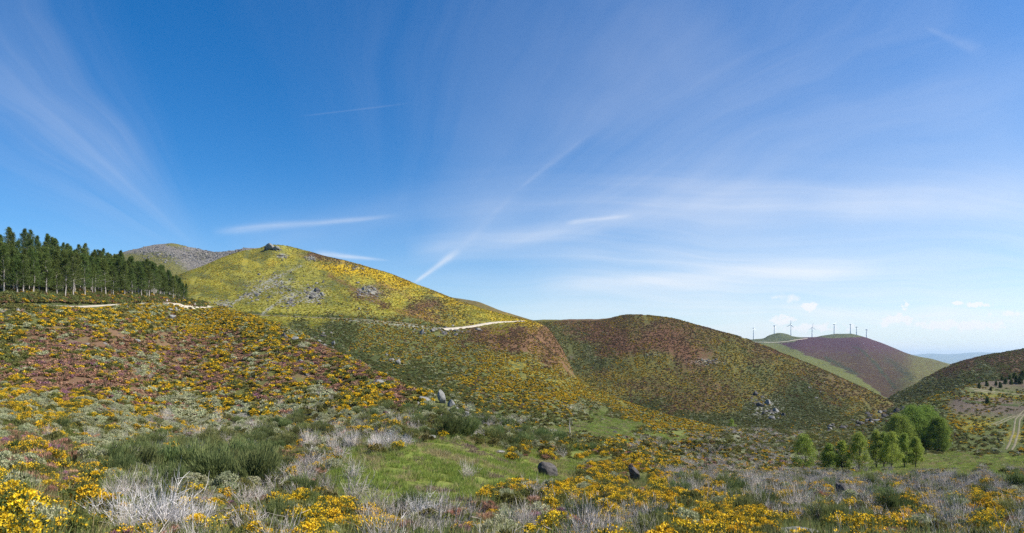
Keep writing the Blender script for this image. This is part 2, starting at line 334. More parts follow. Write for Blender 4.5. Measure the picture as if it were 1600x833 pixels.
# ------------------------------------------------------------------ vegetation charts (what grows where, plus painted shade on the right hill)
# weights: yellow gorse, red-brown heather, dark green, pale grey, purple heath, lush grass, bare brown, olive grass
VW = {'Y': (.85, .05, .0, .0, 0, 0, 0, 0), 'y': (.42, .10, .15, .08, 0, 0, 0, .1), 'O': (.30, .04, 0, .03, 0, 0, 0, 1), 'o': (.03, .02, .05, .10, 0, 0, 0, .85),
      'G': (0, .08, 0, .0, 0, 1, 0, 0), 'g': (.08, .08, .40, .12, 0, .1, 0, 0), 'K': (.04, .04, .80, .10, 0, 0, .05, 0), 'H': (.18, .70, .05, .08, .12, 0, 0, 0),
      'R': (.08, .92, .0, .03, .05, 0, 0, 0), 'P': (.1, .4, 0, 0, .55, 0, 0, 0), 'W': (.10, .12, .2, .55, 0, 0, 0, 0), 'D': (.12, .15, .1, .45, 0, 0, .25, 0),
      'B': (.03, .03, .75, .1, 0, 0, 0, 0), 'T': (.06, .15, .1, .12, 0, 0, .85, 0), 'S': (0, .05, .1, .9, 0, 0, 0, .2), 'm': (.30, .55, .38, .03, 0, 0, 0, 0), 'q': (.04, .80, .40, 0, 0, 0, 0, 0)}
def chart(y0, rows, c0=0, step=20):
    W_ = 40
    g = np.zeros((len(rows), W_, 8)); ch = []
    for i, r in enumerate(rows):
        r = r[0]*c0 + r if c0 else r
        r = (r+r[-1]*W_)[:W_]; ch.append(r)
        for j, c in enumerate(r): g[i, j] = VW[c]
    return dict(y0=y0, g=g, ch=ch, step=step)
CH_A = chart(480, [
    "gyyYyWYyYyYyyyyyyy",
    "yyYYYYyYYYYWWyyyyy",
    "yHHHHYHYYYYyWWWyyyy",
    "gHPHRHHHHHYRRHyWWWyy",
    "gHRyHHHRYHHyHRHyyWyy",
    "HHHRHWHHRHYRRyRRHyWg",
    "HRRHRHYYPyRYHRyHRHyWgg",
    "YRRRYHHWYYHYWYYHYyWWWWgg",
    "YWYYWYWWYWyWgYgggWyYWyyyyyyYYGGgggg",
    "WYYYWyDWWWWWgWgWBBBBDGGGGyyyyggggggYgggg",
    "WHgWWWWDWgBBgDDDgGgBBBgGGGGyDDDgggYYgygggggggg",
    "HHHWWgBBBBBDDGDGGGGGyygyyDDDgggggYYggggGggggg",
    "HRHWgBBBBBBRHGGGGGGGGGGyyyyDDDDDgDDGGGGGGDDggg",
    "HRYyWBBBBBBDDGGGGGGGGGGyyyDDDDDDDGGGGGGGGGGGGG",
    "HHRYWgBBBBBDDGGGGGGGGGyYYyDDyDDDDDDDDDDDDDDDDD",
    "YRHYDDDDWDDDDGGGGGGyYYYYYYYYDDDYDDDDDDYDDDDDDDD",
    "YRRYDDDDDyyYYGDGDRHWDRYYYYYYYDDDYDDYDDYYDDDDDD",
    "YYHYDDDDyDDYYYDDDDRWDRDDDDYYYYYDDDYyDDYDDyDDDD",
    "YYHYDDDDyyDYYYDDDDRWDRDDDDYYYYYYYDYyDDYDDyDDDD"])
CH_B = chart(380, [
    "oooooooooooooooooo",
    "oooooooooOOORRYYYYYYY",
    "ooooooooOOOoOYYYYYYYYY",
    "oooooooOOooooOOYYYYYYRR",
    "oooooooOooooooROOYYYYYYY",
    "oooooooooooooooORyOYYYYYY",
    "oooooooooooooyyyyyOOYRRyyyyy",
    "gggggggggggKKKyyyyRRRRRRRR",
    "ggggggggggOgKKyyyyyRRRRRRR",
    "ggggggggggggKKKygyyYYRRRRRR",
    "gggggggggggggKKKKgyYYYRRRRR",
    "ggggggggggggggKKKyyYYYYYYYYY",
    "ggggggggggggggggKKgyyYYYYYYY",
    "ggggggggggggggggggKgyyWgYYYYYY",
    "gggggggggggggggggggggggGGyYYYYYY",
    "gggggggggggggggggggggGGGGgyyyyyy",
    "gggggggggggggggggggggGGGGggggggg"])
CH_C = chart(480, [
    "mmmmmmmmmmmmmmmmmmmmm", "yyyHHmymmymmmmRmmmmmm", "RHgHRmRRmmmmRmmmmmmmm", "RRggRRRRmymRRmmRmmmmm", "RgggKyyRmymmyRRRmmmmm",
    "RKggmyymmygymmRRRmmmm", "KKKyymmymmymKmmmRmmmm", "KKKKyymmmmyKKmmymmmRm", "KKKKKKKmmyKKKKymmmymm", "KKKKKKKKKKKKKgKyymmmm", "gggggggggggggggggggg"], 19)
CH_J = chart(580, ["yyyyTT", "yyyyTT", "yyyTyy", "gyKTTT", "gKgYYg", "gKgygY", "gKKggg", "GGgggg"], 34)
CH_H = chart(540, ["qqqqqq", "qqqqqq", "KqqqKq", "KKKKKq", "KKKKKg", "KKKKgg"], 34)  # dark cells at lower left put the steep slope's deep shadow into the colour

def lookup(ch, U, PY, jit=14, x=None, y=None, sc=1.0):
    g = ch['g']
    if x is not None:
        U = U+jit*2.4*fbm(x/sc, y/sc, 71, 3)*2; PY = PY+jit*fbm(x/sc+50, y/sc, 73, 3)*2
    a = np.clip((PY-ch['y0'])/ch['step'], 0, g.shape[0]-1.001); b = np.clip((U-20)/40.0, 0, 38.999)
    i = a.astype(int); j = b.astype(int); fa = (a-i)[:, None]; fb = (b-j)[:, None]
    return (g[i, j]*(1-fb)+g[i, j+1]*fb)*(1-fa)+(g[i+1, j]*(1-fb)+g[i+1, j+1]*fb)*fa
def letter(ch, U, PY, r):
    q1 = 2.6*fbm(U/26, PY/13, 161, 2); q2 = 2.6*fbm(U/26+40, PY/13, 163, 2)
    a = np.clip(np.round((PY-ch['y0'])/ch['step']+q1+r.normal(0, .15, len(U))).astype(int), 0, len(ch['ch'])-1)
    b = np.clip(np.round((U-20)/40.0+q2*.8+r.normal(0, .15, len(U))).astype(int), 0, 39)
    arr = np.array([list(s) for s in ch['ch']]); return arr[a, b]

# ------------------------------------------------------------------ materials
def new_mat(name):
    m = bpy.data.materials.new(name); m.use_nodes = True; nt = m.node_tree
    b = nt.nodes['Principled BSDF']; b.inputs['Roughness'].default_value = .85
    b.inputs['Specular IOR Level'].default_value = .2
    return m, nt, nt.nodes, nt.links, b
def mixc(N, L, fac, a, b, bt='MIX'):
    n = N.new("ShaderNodeMix"); n.data_type = 'RGBA'; n.blend_type = bt
    for s, v in ((n.inputs[0], fac), (n.inputs[6], a), (n.inputs[7], b)):
        if isinstance(v, (int, float)): s.default_value = v
        elif isinstance(v, tuple): s.default_value = (*v, 1) if len(v) == 3 else v
        else: L.new(v, s)
    return n.outputs[2]
def mth(N, L, op, a, b=None, clamp=False):
    n = N.new("ShaderNodeMath"); n.operation = op; n.use_clamp = clamp
    for i, v in enumerate((a, b)):
        if v is None: continue
        if isinstance(v, (int, float)): n.inputs[i].default_value = v
        else: L.new(v, n.inputs[i])
    return n.outputs[0]
def noi(N, L, vec, scale, detail=3, rough=.6, off=0.0):
    t = N.new("ShaderNodeTexNoise"); t.inputs['Scale'].default_value = scale; t.inputs['Detail'].default_value = detail
    t.inputs['Roughness'].default_value = rough
    if off:
        mp = N.new("ShaderNodeMapping"); mp.inputs['Location'].default_value = (off, off*1.7, off*.3); L.new(vec, mp.inputs[0]); vec = mp.outputs[0]
    L.new(vec, t.inputs['Vector']); return t.outputs[0]

def terrain_mat(name, size, base=(.105, .115, .038), bump=.6, yel=(.66, .43, .02), red=(.26, .14, .085), dark=(.050, .064, .022),
                pale=(.30, .29, .24), purple=(.22, .085, .14), lush=(.13, .185, .032), bare=(.115, .09, .068), olive=(.32, .29, .045), speck=1.0):
    m, nt, N, L, b = new_mat(name)
    g = N.new("ShaderNodeNewGeometry"); pos = g.outputs['Position']
    c1 = N.new("ShaderNodeVertexColor"); c1.layer_name = "veg_a"; c2 = N.new("ShaderNodeVertexColor"); c2.layer_name = "veg_b"
    s1 = N.new("ShaderNodeSeparateColor"); s2 = N.new("ShaderNodeSeparateColor"); L.new(c1.outputs[0], s1.inputs[0]); L.new(c2.outputs[0], s2.inputs[0])
    w = dict(y=s1.outputs[0], r=s1.outputs[1], d=s1.outputs[2], s=c1.outputs[1], p=s2.outputs[0], g=s2.outputs[1], b=s2.outputs[2], o=c2.outputs[1])
    k = 1.0/size
    big = noi(N, L, pos, k*.12, 3)
    def mask(wt, off, hard=7.0, sc=1.0, det=4):
        n = noi(N, L, pos, k*sc, det, .68, off)
        n = mth(N, L, 'ADD', mth(N, L, 'MULTIPLY', n, .8), mth(N, L, 'MULTIPLY', big, .2))
        # noise sits around .5: the weight moves the threshold from .72 (none) to .28 (all)
        t = mth(N, L, 'SUBTRACT', .70, mth(N, L, 'MULTIPLY', wt, .42))
        return mth(N, L, 'MULTIPLY', mth(N, L, 'ADD', mth(N, L, 'SUBTRACT', n, t), .06), hard*1.2, clamp=True)
    def con(n): return mth(N, L, 'MULTIPLY', mth(N, L, 'SUBTRACT', n, .3), 2.5, clamp=True)
    v = con(noi(N, L, pos, k*1.7, 4, .7, 5))
    col = mixc(N, L, v, tuple(x*.55 for x in base), tuple(x*1.5 for x in base))
    def tone(c, off, a=.65, bb=1.35):
        return mixc(N, L, con(noi(N, L, pos, k*2.3, 3, .7, off)), tuple(x*a for x in c), tuple(min(x*bb, .95) for x in c))
    col = mixc(N, L, mask(w['o'], 3, 4), col, tone(olive, 4))
    col = mixc(N, L, mth(N, L, 'MULTIPLY', w['g'], .95), col, mixc(N, L, con(noi(N, L, pos, k*.45, 4, .7, 9)), tone(lush, 7), tone(tuple(q*1.0 for q in (lush[0]*1.6, lush[1]*1.1, lush[2]*1.8)), 8)))
    col = mixc(N, L, mask(w['b'], 11, 6), col, tone(bare, 12))
    col = mixc(N, L, mask(w['r'], 15, 5), col, tone(red, 16))
    col = mixc(N, L, mask(w['p'], 19, 5), col, tone(purple, 20))
    col = mixc(N, L, mask(w['d'], 23, 6), col, tone(dark, 24, .6, 1.5))
    col = mixc(N, L, mask(w['s'], 27, 7, 1.3), col, tone(pale, 28, .45, 1.35))
    col = mixc(N, L, mask(w['y'], 31, 7, 1.2), col, tone(yel, 32, .5, 1.15))
    L.new(col, b.inputs['Base Color']); b.inputs['Roughness'].default_value = .95; b.inputs['Specular IOR Level'].default_value = .05
    bp = N.new("ShaderNodeBump"); bp.inputs['Strength'].default_value = 1.0; bp.inputs['Distance'].default_value = bump
    L.new(noi(N, L, pos, k*1.2, 5, .7, 31), bp.inputs['Height']); L.new(bp.outputs[0], b.inputs['Normal'])
    return m

def leaf_mat(name, a, b_, rnd=.25, trans=.25, hue=.03):
    m, nt, N, L, b = new_mat(name)
    oi = N.new("ShaderNodeObjectInfo"); g = N.new("ShaderNodeNewGeometry")
    isl = g.outputs['Random Per Island']
    col = mixc(N, L, isl, a, b_)
    hs = N.new("ShaderNodeHueSaturation"); L.new(col, hs.inputs['Color'])
    L.new(mth(N, L, 'ADD', mth(N, L, 'MULTIPLY', oi.outputs['Random'], 2*rnd), 1-rnd), hs.inputs['Value'])
    r2 = mth(N, L, 'FRACT', mth(N, L, 'MULTIPLY', oi.outputs['Random'], 7.31))
    L.new(mth(N, L, 'ADD', mth(N, L, 'MULTIPLY', r2, 2*hue), .5-hue), hs.inputs['Hue'])
    L.new(hs.outputs[0], b.inputs['Base Color']); b.inputs['Roughness'].default_value = .8
    if trans:
        tr = N.new("ShaderNodeBsdfTranslucent"); L.new(hs.outputs[0], tr.inputs[0]); mx = N.new("ShaderNodeMixShader"); mx.inputs[0].default_value = trans
        L.new(b.outputs[0], mx.inputs[1]); L.new(tr.outputs[0], mx.inputs[2]); L.new(mx.outputs[0], N['Material Output'].inputs[0])
    return m

M = {}
M['gorse_leaf'] = leaf_mat('gorse_leaf', (.06, .085, .02), (.17, .17, .04))
M['gorse_flower'] = leaf_mat('gorse_flower', (.55, .31, .008), (.88, .60, .03), .14, .2, .008)
M['lemon_flower'] = leaf_mat('lemon_flower', (.70, .50, .01), (.88, .70, .03), .08, .2, .006)
M['heather_leaf'] = leaf_mat('heather_leaf', (.09, .07, .035), (.21, .14, .075), .2, .15)
M['heather_flower'] = leaf_mat('heather_flower', (.33, .165, .10), (.54, .31, .20), .2, .15, .012)
M['hill_heather'] = leaf_mat('hill_heather', (.19, .10, .055), (.36, .20, .12), .2, .15, .015)
M['pink_flower'] = leaf_mat('pink_flower', (.25, .10, .13), (.42, .21, .27), .2, .15, .02)
M['pale_leaf'] = leaf_mat('pale_leaf', (.24, .26, .12), (.56, .54, .34), .2, .25, .015)
M['broom_leaf'] = leaf_mat('broom_leaf', (.085, .11, .034), (.24, .26, .09), .32, .3)
M['green_leaf'] = leaf_mat('green_leaf', (.090, .094, .028), (.23, .215, .062), .3, .25)
M['olive_leaf'] = leaf_mat('olive_leaf', (.10, .11, .028), (.27, .25, .065), .2, .25)
M['tussock_leaf'] = leaf_mat('tussock_leaf', (.29, .26, .035), (.52, .45, .055), .16, .3)
M['twig'] = leaf_mat('twig', (.26, .22, .185), (.58, .52, .455), .2, 0, .01)
M['white_twig'] = leaf_mat('white_twig', (.42, .38, .35), (.78, .74, .70), .1, 0, .01)
M['brown_twig'] = leaf_mat('brown_twig', (.13, .085, .06), (.28, .20, .15), .2, 0, .01)
M['grass'] = leaf_mat('grass_blade', (.13, .20, .028), (.33, .37, .085), .2, .35, .02)
M['dry_grass'] = leaf_mat('dry_grass', (.25, .20, .09), (.42, .35, .18), .2, .3, .02)
M['pine_needle'] = leaf_mat('pine_needle', (.045, .070, .016), (.14, .18, .040), .18, .2, .02)
M['birch_leaf'] = leaf_mat('birch_leaf', (.16, .225, .032), (.35, .41, .085), .10, .45, .012)
M['willow_leaf'] = leaf_mat('willow_leaf', (.12, .18, .028), (.28, .35, .068), .10, .4, .012)
M['young_pine'] = leaf_mat('young_pine', (.03, .05, .02), (.08, .10, .035), .2, .12, .02)

def simple_mat(name, a, b_, scale=3.0, rough=.9, bump=.05, detail=6):
    m, nt, N, L, b = new_mat(name)
    tc = N.new("ShaderNodeTexCoord"); v = tc.outputs['Object']
    col = mixc(N, L, mth(N, L, 'MULTIPLY', mth(N, L, 'SUBTRACT', noi(N, L, v, scale, detail, .7), .3), 2.5, clamp=True), a, b_)
    L.new(col, b.inputs['Base Color']); b.inputs['Roughness'].default_value = rough
    if bump:
        bp = N.new("ShaderNodeBump"); bp.inputs['Distance'].default_value = bump; L.new(noi(N, L, v, scale*2.2, 6, .7, 4), bp.inputs['Height']); L.new(bp.outputs[0], b.inputs['Normal'])
    return m
M['rock'] = simple_mat('lichened_rock', (.10, .096, .09), (.31, .30, .275), 1.6, .9, .10)
M['dark_rock'] = simple_mat('dark_rock', (.035, .031, .029), (.15, .135, .125), 2.2, .9, .10)
M['pine_bark'] = simple_mat('pine_bark', (.20, .17, .145), (.48, .44, .40), 2.0, .9, .03)
M['bark'] = simple_mat('brown_bark', (.06, .05, .04), (.17, .14, .11), 4.0, .9, .02)
M['white_paint'] = simple_mat('white_paint', (.84, .85, .86), (.88, .89, .90), .5, .5, 0)
M['track'] = simple_mat('pale_track_dirt', (.29, .25, .185), (.54, .475, .375), .35, .95, .05)
M['grassy_track'] = simple_mat('worn_track', (.10, .09, .045), (.21, .18, .115), .3, .95, .05)
M['cut_bank'] = simple_mat('cut_earth_bank', (.05, .032, .02), (.22, .15, .09), .5, .95, .3)

# ------------------------------------------------------------------ object helpers
def link(o, parent=None, label=None, cat=None, group=None, kind=None):
    COL.objects.link(o)
    if parent is not None: o.parent = parent
    if label: o['label'] = label
    if cat: o['category'] = cat
    if group: o['group'] = group
    if kind: o['kind'] = kind
    return o
def mesh(name, verts, faces, mats, idx=None, smooth=False):
    me = bpy.data.meshes.new(name); me.from_pydata([tuple(v) for v in np.asarray(verts).tolist()], [], [tuple(f) for f in faces])
    for m_ in (mats if isinstance(mats, (list, tuple)) else [mats]): me.materials.append(M[m_] if isinstance(m_, str) else m_)
    if idx is not None: me.polygons.foreach_set('material_index', np.asarray(idx, np.int32))
    if smooth: me.polygons.foreach_set('use_smooth', np.ones(len(me.polygons), bool))
    me.update(); return me
def ob(name, me, **k): return link(bpy.data.objects.new(name, me), **k)
def empty(name, loc, **k):
    o = bpy.data.objects.new(name, None); o.location = loc; o.empty_display_size = .3; return link(o, **k)

# ------------------------------------------------------------------ terrain
def seg_dist(U, V, pts):
    d = np.full(U.shape, 1e9)
    for (a, b), (c, e) in zip(pts[:-1], pts[1:]):
        t = np.clip(((U-a)*(c-a)+(V-b)*(e-b))/((c-a)**2+(e-b)**2), 0, 1); d = np.minimum(d, np.hypot(U-a-t*(c-a), V-b-t*(e-b)))
    return d
def veg_of(L_, U, PY, x, y):
    n = L_.name
    if n == "hillside": w = lookup(CH_A, U, PY, 12, x, y, 6+y*.04); w[:, 0] *= .45
    elif n == "peak_hill":
        w = lookup(CH_B, U, PY, 9, x, y, 40); w[:, 0] *= np.where(y < 540, .38, .9)
        hi = sm(520, 600, y); a_ = fbm(U/22+PY/30, PY/9-U/40, 88, 3)*2; w[:, 7] *= 1-hi*np.clip(.25+a_*1.2, 0, .7); w[:, 0] += hi*np.clip(-a_, 0, 1)*.2; w[:, 1] += hi*np.clip(fbm(U/30, PY/12, 91, 3)*2-.15, 0, 1)*.5; w[:, 3] += hi*np.clip(fbm(U/14+PY/20, PY/8, 95, 3)*2-.15, 0, 1)*.4
        for cx, cy, rx, ry, k in ((490, 462, 14, 11, .9), (574, 455, 15, 9, .8), (440, 400, 10, 4, .8), (485, 404, 8, 4, .6), (455, 470, 10, 8, .4), (350, 478, 12, 8, .5), (556, 418, 14, 5, .5), (430, 450, 50, 22, .28)):
            e = np.exp(-(((U-cx)/rx)**2+((PY-cy)/ry)**2)); w[:, 3] += k*e; w[:, 0] -= .3*e
        for P_, wd, k in (([(330, 490), (385, 462), (440, 440)], 2.5, .65), ([(410, 490), (445, 466)], 3, .5), ([(395, 452), (470, 415)], 3, .35)):
            w[:, 3] += k*np.exp(-(seg_dist(U, PY, P_)/wd)**2)
        for P_, wd, k in (([(515, 430), (560, 455), (600, 478), (690, 505)], 5, .6), ([(370, 448), (440, 405)], 3, .35), ([(590, 440), (640, 462)], 6, .45)):
            w[:, 1] += k*np.exp(-(seg_dist(U, PY, P_)/wd)**2)
        up = [(385, 489), (450, 491.5), (550, 496), (640, 504), (700, 511)]; e = np.exp(-(seg_dist(U, PY, up)/2.4)**2); w[:, 2] += .8*e; w[:, 3] += .45*np.exp(-(seg_dist(U, PY, [(540, 500), (640, 509), (700, 515)])/3)**2)
        w[:, 2] += .9*np.exp(-(seg_dist(U, PY, [(640, 520), (672, 545), (720, 570), (800, 610)])/1.6)**2)*(PY > 517)
        w[:, 2] += .7*np.exp(-(seg_dist(U, PY, [(826, 520), (865, 555), (900, 572)])/1.5)**2)
    elif n == "heather_hill":
        w = lookup(CH_C, U, PY, 13, x, y, 45); w[:, 0] *= .8
        w[:, 2] += .9*np.exp(-(seg_dist(U, PY, [(893, 514), (922, 524)])/1.6)**2)+1.0*np.exp(-(seg_dist(U, PY, [(866, 555), (890, 568), (905, 574)])/2)**2)
        w[:, 3] += .5*np.exp(-(((U-1100)/30)**2+((PY-565)/6)**2))+.35*np.exp(-(((U-1018)/14)**2+((PY-554)/4)**2))+.5*np.exp(-(((U-1200)/26)**2+((PY-640)/18)**2))
        w[:, 6] += .7*np.exp(-(((U-892)/7)**2+((PY-558)/5)**2))
    elif n == "terraced_slope":
        w = lookup(CH_J, U, PY, 6, x, y, 20); w[:, 0] *= .5
        t = (np.abs(PY-632) < 11)*(U > 1492)*(U < 1582); w[t] = np.array([.02, .1, .1, .15, 0, 0, .95, 0])
        e = np.exp(-(seg_dist(U, PY, [(1505, 626), (1550, 631), (1590, 634)])/1.3)**2); w[:, 2] += e; w[:, 6] -= e
        e = np.exp(-(seg_dist(U, PY, [(1475, 617), (1540, 618), (1620, 622)])/3)**2); w[:, 0] += .12*e; w[:, 6] -= .6*e
    elif n == "right_hill": w = lookup(CH_H, U, PY, 8, x, y, 40)
    elif n == "windfarm_hill":
        P_ = np.array([(1130, 520), (1225, 538), (1262, 556), (1300, 570), (1340, 588), (1385, 622)])
        ln = np.interp(U, P_[:, 0], P_[:, 1])+4*fbm(x/60, y/60, 5, 3)*2
        gr = sm(-1.5, 2.0, PY-ln)
        top = sm(0, 8, PY-np.interp(U, [1165, 1250, 1340], [534, 530, 526]))
        pur = np.clip(1-(PY-535)/34, 0, 1)
        w = np.zeros((len(U), 8)); w[:, 4] = pur*.95; w[:, 1] = .65+.25*(1-pur); w[:, 0] = .10+.15*(1-pur); w[:, 2] = .25*(1-pur)
        low = sm(1395, 1440, U+(PY-560)*.4)*.8
        w[:, 7] = low; w[:, 4] *= 1-low; w[:, 1] *= 1-.55*low
        jx = 7*fbm(x/70, y/70, 15, 3); jy = 7*fbm(x/70, y/70, 16, 3); w[:, 2] += .45*np.exp(-(seg_dist(U+jx, PY+jy, [(1330, 540), (1350, 550), (1372, 572), (1398, 606)])/2.6)**2)+.3*np.exp(-(seg_dist(U+jx, PY+jy, [(1385, 560), (1425, 590)])/6)**2)+.4*np.exp(-(seg_dist(U+jx, PY+jy, [(1290, 560), (1340, 585)])/3)**2)
        ww = np.array([.16, .05, .28, .06, 0, 0, 0, .70]); w = w*(1-gr[:, None])+ww*gr[:, None]
        gt = sm(2.5, -1.5, PY-np.interp(U, [1165, 1240, 1262, 1300, 1345, 1380], [538, 534, 524, 528, 526, 520])); gt = gt*(U < 1350)
        w = w*(1-gt[:, None])+np.array([0, 0, .45, .2, 0, 0, 0, .4])*gt[:, None]
    elif n == "green_far_hill": w = np.tile(np.array([.1, .05, .2, .05, 0, 0, 0, .7]), (len(U), 1))
    elif n == "heather_shoulder":
        w = np.tile(np.array([.15, .55, .35, .03, 0, 0, 0, .2]), (len(U), 1)); e = np.exp(-(seg_dist(U, PY, [(700, 476), (800, 498)])/5)**2); w[:, 0] += .4*e
    elif n == "rear_hill":
        w = np.tile(np.array([.0, .12, .12, .85, 0, 0, 0, .3]), (len(U), 1))
        gl = sm(300, 245, U+(PY-400)*-.9)*sm(388, 402, PY+(U-200)*.0); w = w*(1-gl[:, None])+np.array([.08, .1, .1, .15, 0, 0, 0, .8])*gl[:, None]
        e = np.exp(-(seg_dist(U, PY, [(262, 382), (290, 384)])/3)**2)+np.exp(-(seg_dist(U, PY, [(268, 418), (290, 440)])/4)**2); w[:, 3] -= .7*e; w[:, 7] += .8*e
        w[:, 3] -= .35*np.clip(fbm(x/60, y/60, 61, 3)*4, 0, 1)
    elif n == "forest_slope":
        w = np.tile(np.array([.40, .10, .45, .0, 0, 0, .05, .3]), (len(U), 1)); ld, _ = curve(L_.curves[1], U); dd = y-np.exp(ld); e = sm(3, 9, dd); c_ = 1-sm(.2, 1.0, dd); w = w*(1-c_[:, None])+np.array([.0, .35, .6, 0, 0, 0, .5, 0])*c_[:, None]; w[:, 0] *= .6; w = w*(1-e[:, None])+np.array([.02, .1, .9, 0, 0, 0, .1, 0])*e[:, None]
    else: w = np.tile(np.array([0, .1, .5, .2, 0, 0, .1, .2]), (len(U), 1))
    return np.clip(w, 0, 1.1)

def build_layer(L_, mat):
    U, D, P, n, m_ = L_.grid()
    i = np.arange(n*m_).reshape(n, m_)
    fs = np.stack([i[:-1, :-1], i[:-1, 1:], i[1:, 1:], i[1:, :-1]], -1).reshape(-1, 4)
    me = mesh(L_.name, P, fs.tolist(), mat, smooth=True)
    PY = HY-P[:, 2]/P[:, 1]*F
    w = veg_of(L_, U.ravel(), PY, P[:, 0], P[:, 1])
    for nm, k in (("veg_a", 0), ("veg_b", 4)):
        at = me.attributes.new(nm, 'FLOAT_COLOR', 'POINT'); at.data.foreach_set('color', np.ascontiguousarray(w[:, k:k+4], dtype=np.float32).ravel())
    return ob(L_.name, me, kind='structure')
M['terA'] = terrain_mat('moor_ground', .55, bump=.25, yel=(.40, .30, .04), red=(.17, .10, .06))
M['terP'] = terrain_mat('forest_floor', .9, bump=.5)
M['terB'] = terrain_mat('peak_cover', 3.0, bump=1.3, lush=(.085, .135, .025), yel=(.56, .37, .02), red=(.15, .085, .045), olive=(.29, .26, .045))
M['terC'] = terrain_mat('heather_cover', 2.8, bump=1.6, base=(.085, .085, .03), yel=(.30, .215, .025), red=(.125, .066, .038), dark=(.04, .05, .02))
M['terJ'] = terrain_mat('terrace_cover', 1.3, bump=.9, base=(.09, .105, .035), yel=(.50, .36, .02))
M['terF'] = terrain_mat('far_cover', 12.0, bump=7.0, base=(.10, .11, .045), yel=(.19, .15, .035), red=(.062, .034, .022), purple=(.068, .030, .040), dark=(.03, .04, .02), olive=(.13, .135, .03))
M['terE'] = terrain_mat('scree_cover', 9.0, bump=14.0, pale=(.27, .24, .205), dark=(.03, .03, .02), olive=(.20, .185, .05))
M['terI'] = terrain_mat('mountain_cover', 250.0, bump=30)
for L_, mt in ((LA, 'terA'), (LP, 'terP'), (LB, 'terB'), (LC, 'terC'), (LS, 'terB'), (LE, 'terE'), (LF, 'terF'), (LG, 'terF'), (LH, 'terC'), (LJ, 'terJ'), (LI, 'terI')):
    build_layer(L_, M[mt])
gm = mesh('ground', [(-44000, -2000, -215), (44000, -2000, -215), (44000, 44000, -215), (-44000, 44000, -215)], [(0, 1, 2, 3)], simple_mat('plain_ground', (.06, .07, .03), (.13, .13, .06), .002, .95, 0))
ob('ground', gm, kind='structure')

# ------------------------------------------------------------------ tracks and the cut bank
def strip(name, L_, path, width, mat, lift=.25, n=160, kind='structure', off=0.0):
    P = np.array(path, float); t = np.linspace(0, 1, n)
    s = np.r_[0, np.cumsum(np.hypot(*np.diff(P, axis=0).T))]; s /= s[-1]
    x = np.interp(t, s, P[:, 0]); y = np.interp(t, s, P[:, 1])
    x = np.convolve(np.pad(x, 4, 'edge'), np.ones(9)/9, 'valid'); y = np.convolve(np.pad(y, 4, 'edge'), np.ones(9)/9, 'valid')
    dx, dy = np.gradient(x), np.gradient(y); l = np.hypot(dx, dy)+1e-6; nx, ny = -dy/l, dx/l; x = x+nx*off; y = y+ny*off
    V = []; k = 7
    wv = width*(1+.35*fbm(np.arange(n)/6., np.zeros(n), 3, 2))
    for a in np.linspace(-.5, .5, k):
        xx = x+nx*wv*a; yy = y+ny*wv*a; V.append(np.stack([xx, yy, L_.z(xx, yy)+lift*(1-(2*a)**4*.9)], 1))
    V = np.stack(V, 1).reshape(-1, 3)
    fs = [(i*k+j, i*k+j+1, (i+1)*k+j+1, (i+1)*k+j) for i in range(n-1) for j in range(k-1)]
    return ob(name, mesh(name, V, fs, mat, smooth=True), kind=kind)
def wpath(L_, pxs, ds):
    return [((p-800)/F*d, d) for p, d in zip(pxs, ds)]
def curve_path(c, us, off=0.0):
    ld, _ = curve(c, np.array(us, float)); d = np.exp(ld)+off; return [((u-800)/F*dd, dd) for u, dd in zip(us, d)]
ROAD_A = curve_path(LA.curves[7], list(range(-300, 331, 10)), 2.0)
strip('dirt_road', LA, ROAD_A, 5.6, M['track'], .22, 300)
ROAD_B = curve_path(LB.curves[3], list(range(380, 826, 10)), 4.0)
strip('dirt_road', LB, ROAD_B[:33], 2.6, M['grassy_track'], .12, 220)
strip('dirt_road', LB, ROAD_B[31:], 5.6, M['track'], 1.0, 120)
def along(L_, pts): return [tuple(L_.at(*p)[:2]) for p in pts]
TRACKS = []
for pts, wd in (([(1575, 705), (1583, 690), (1588, 672), (1590, 655), (1598, 645), (1606, 640)], 2.8), ([(1600, 646), (1580, 652), (1562, 660), (1550, 664)], 2.6), ([(1620, 617), (1590, 616), (1560, 613), (1535, 611), (1516, 609)], 4.0)):
    w_ = along(LJ, pts); [strip('farm_track', LJ, w_, wd*.26, M['grassy_track'], .12, 60, off=sg*wd*.30) for sg in (-1, 1)]; q = np.linspace(0, len(w_)-1, 60); TRACKS.append(list(zip(np.interp(q, range(len(w_)), [a[0] for a in w_]), np.interp(q, range(len(w_)), [a[1] for a in w_]))))
strip('farm_track', LF, along(LF, [(1150, 537), (1185, 535), (1215, 535), (1235, 533), (1262, 529)]), 12, M['track'], 1.5, 60)

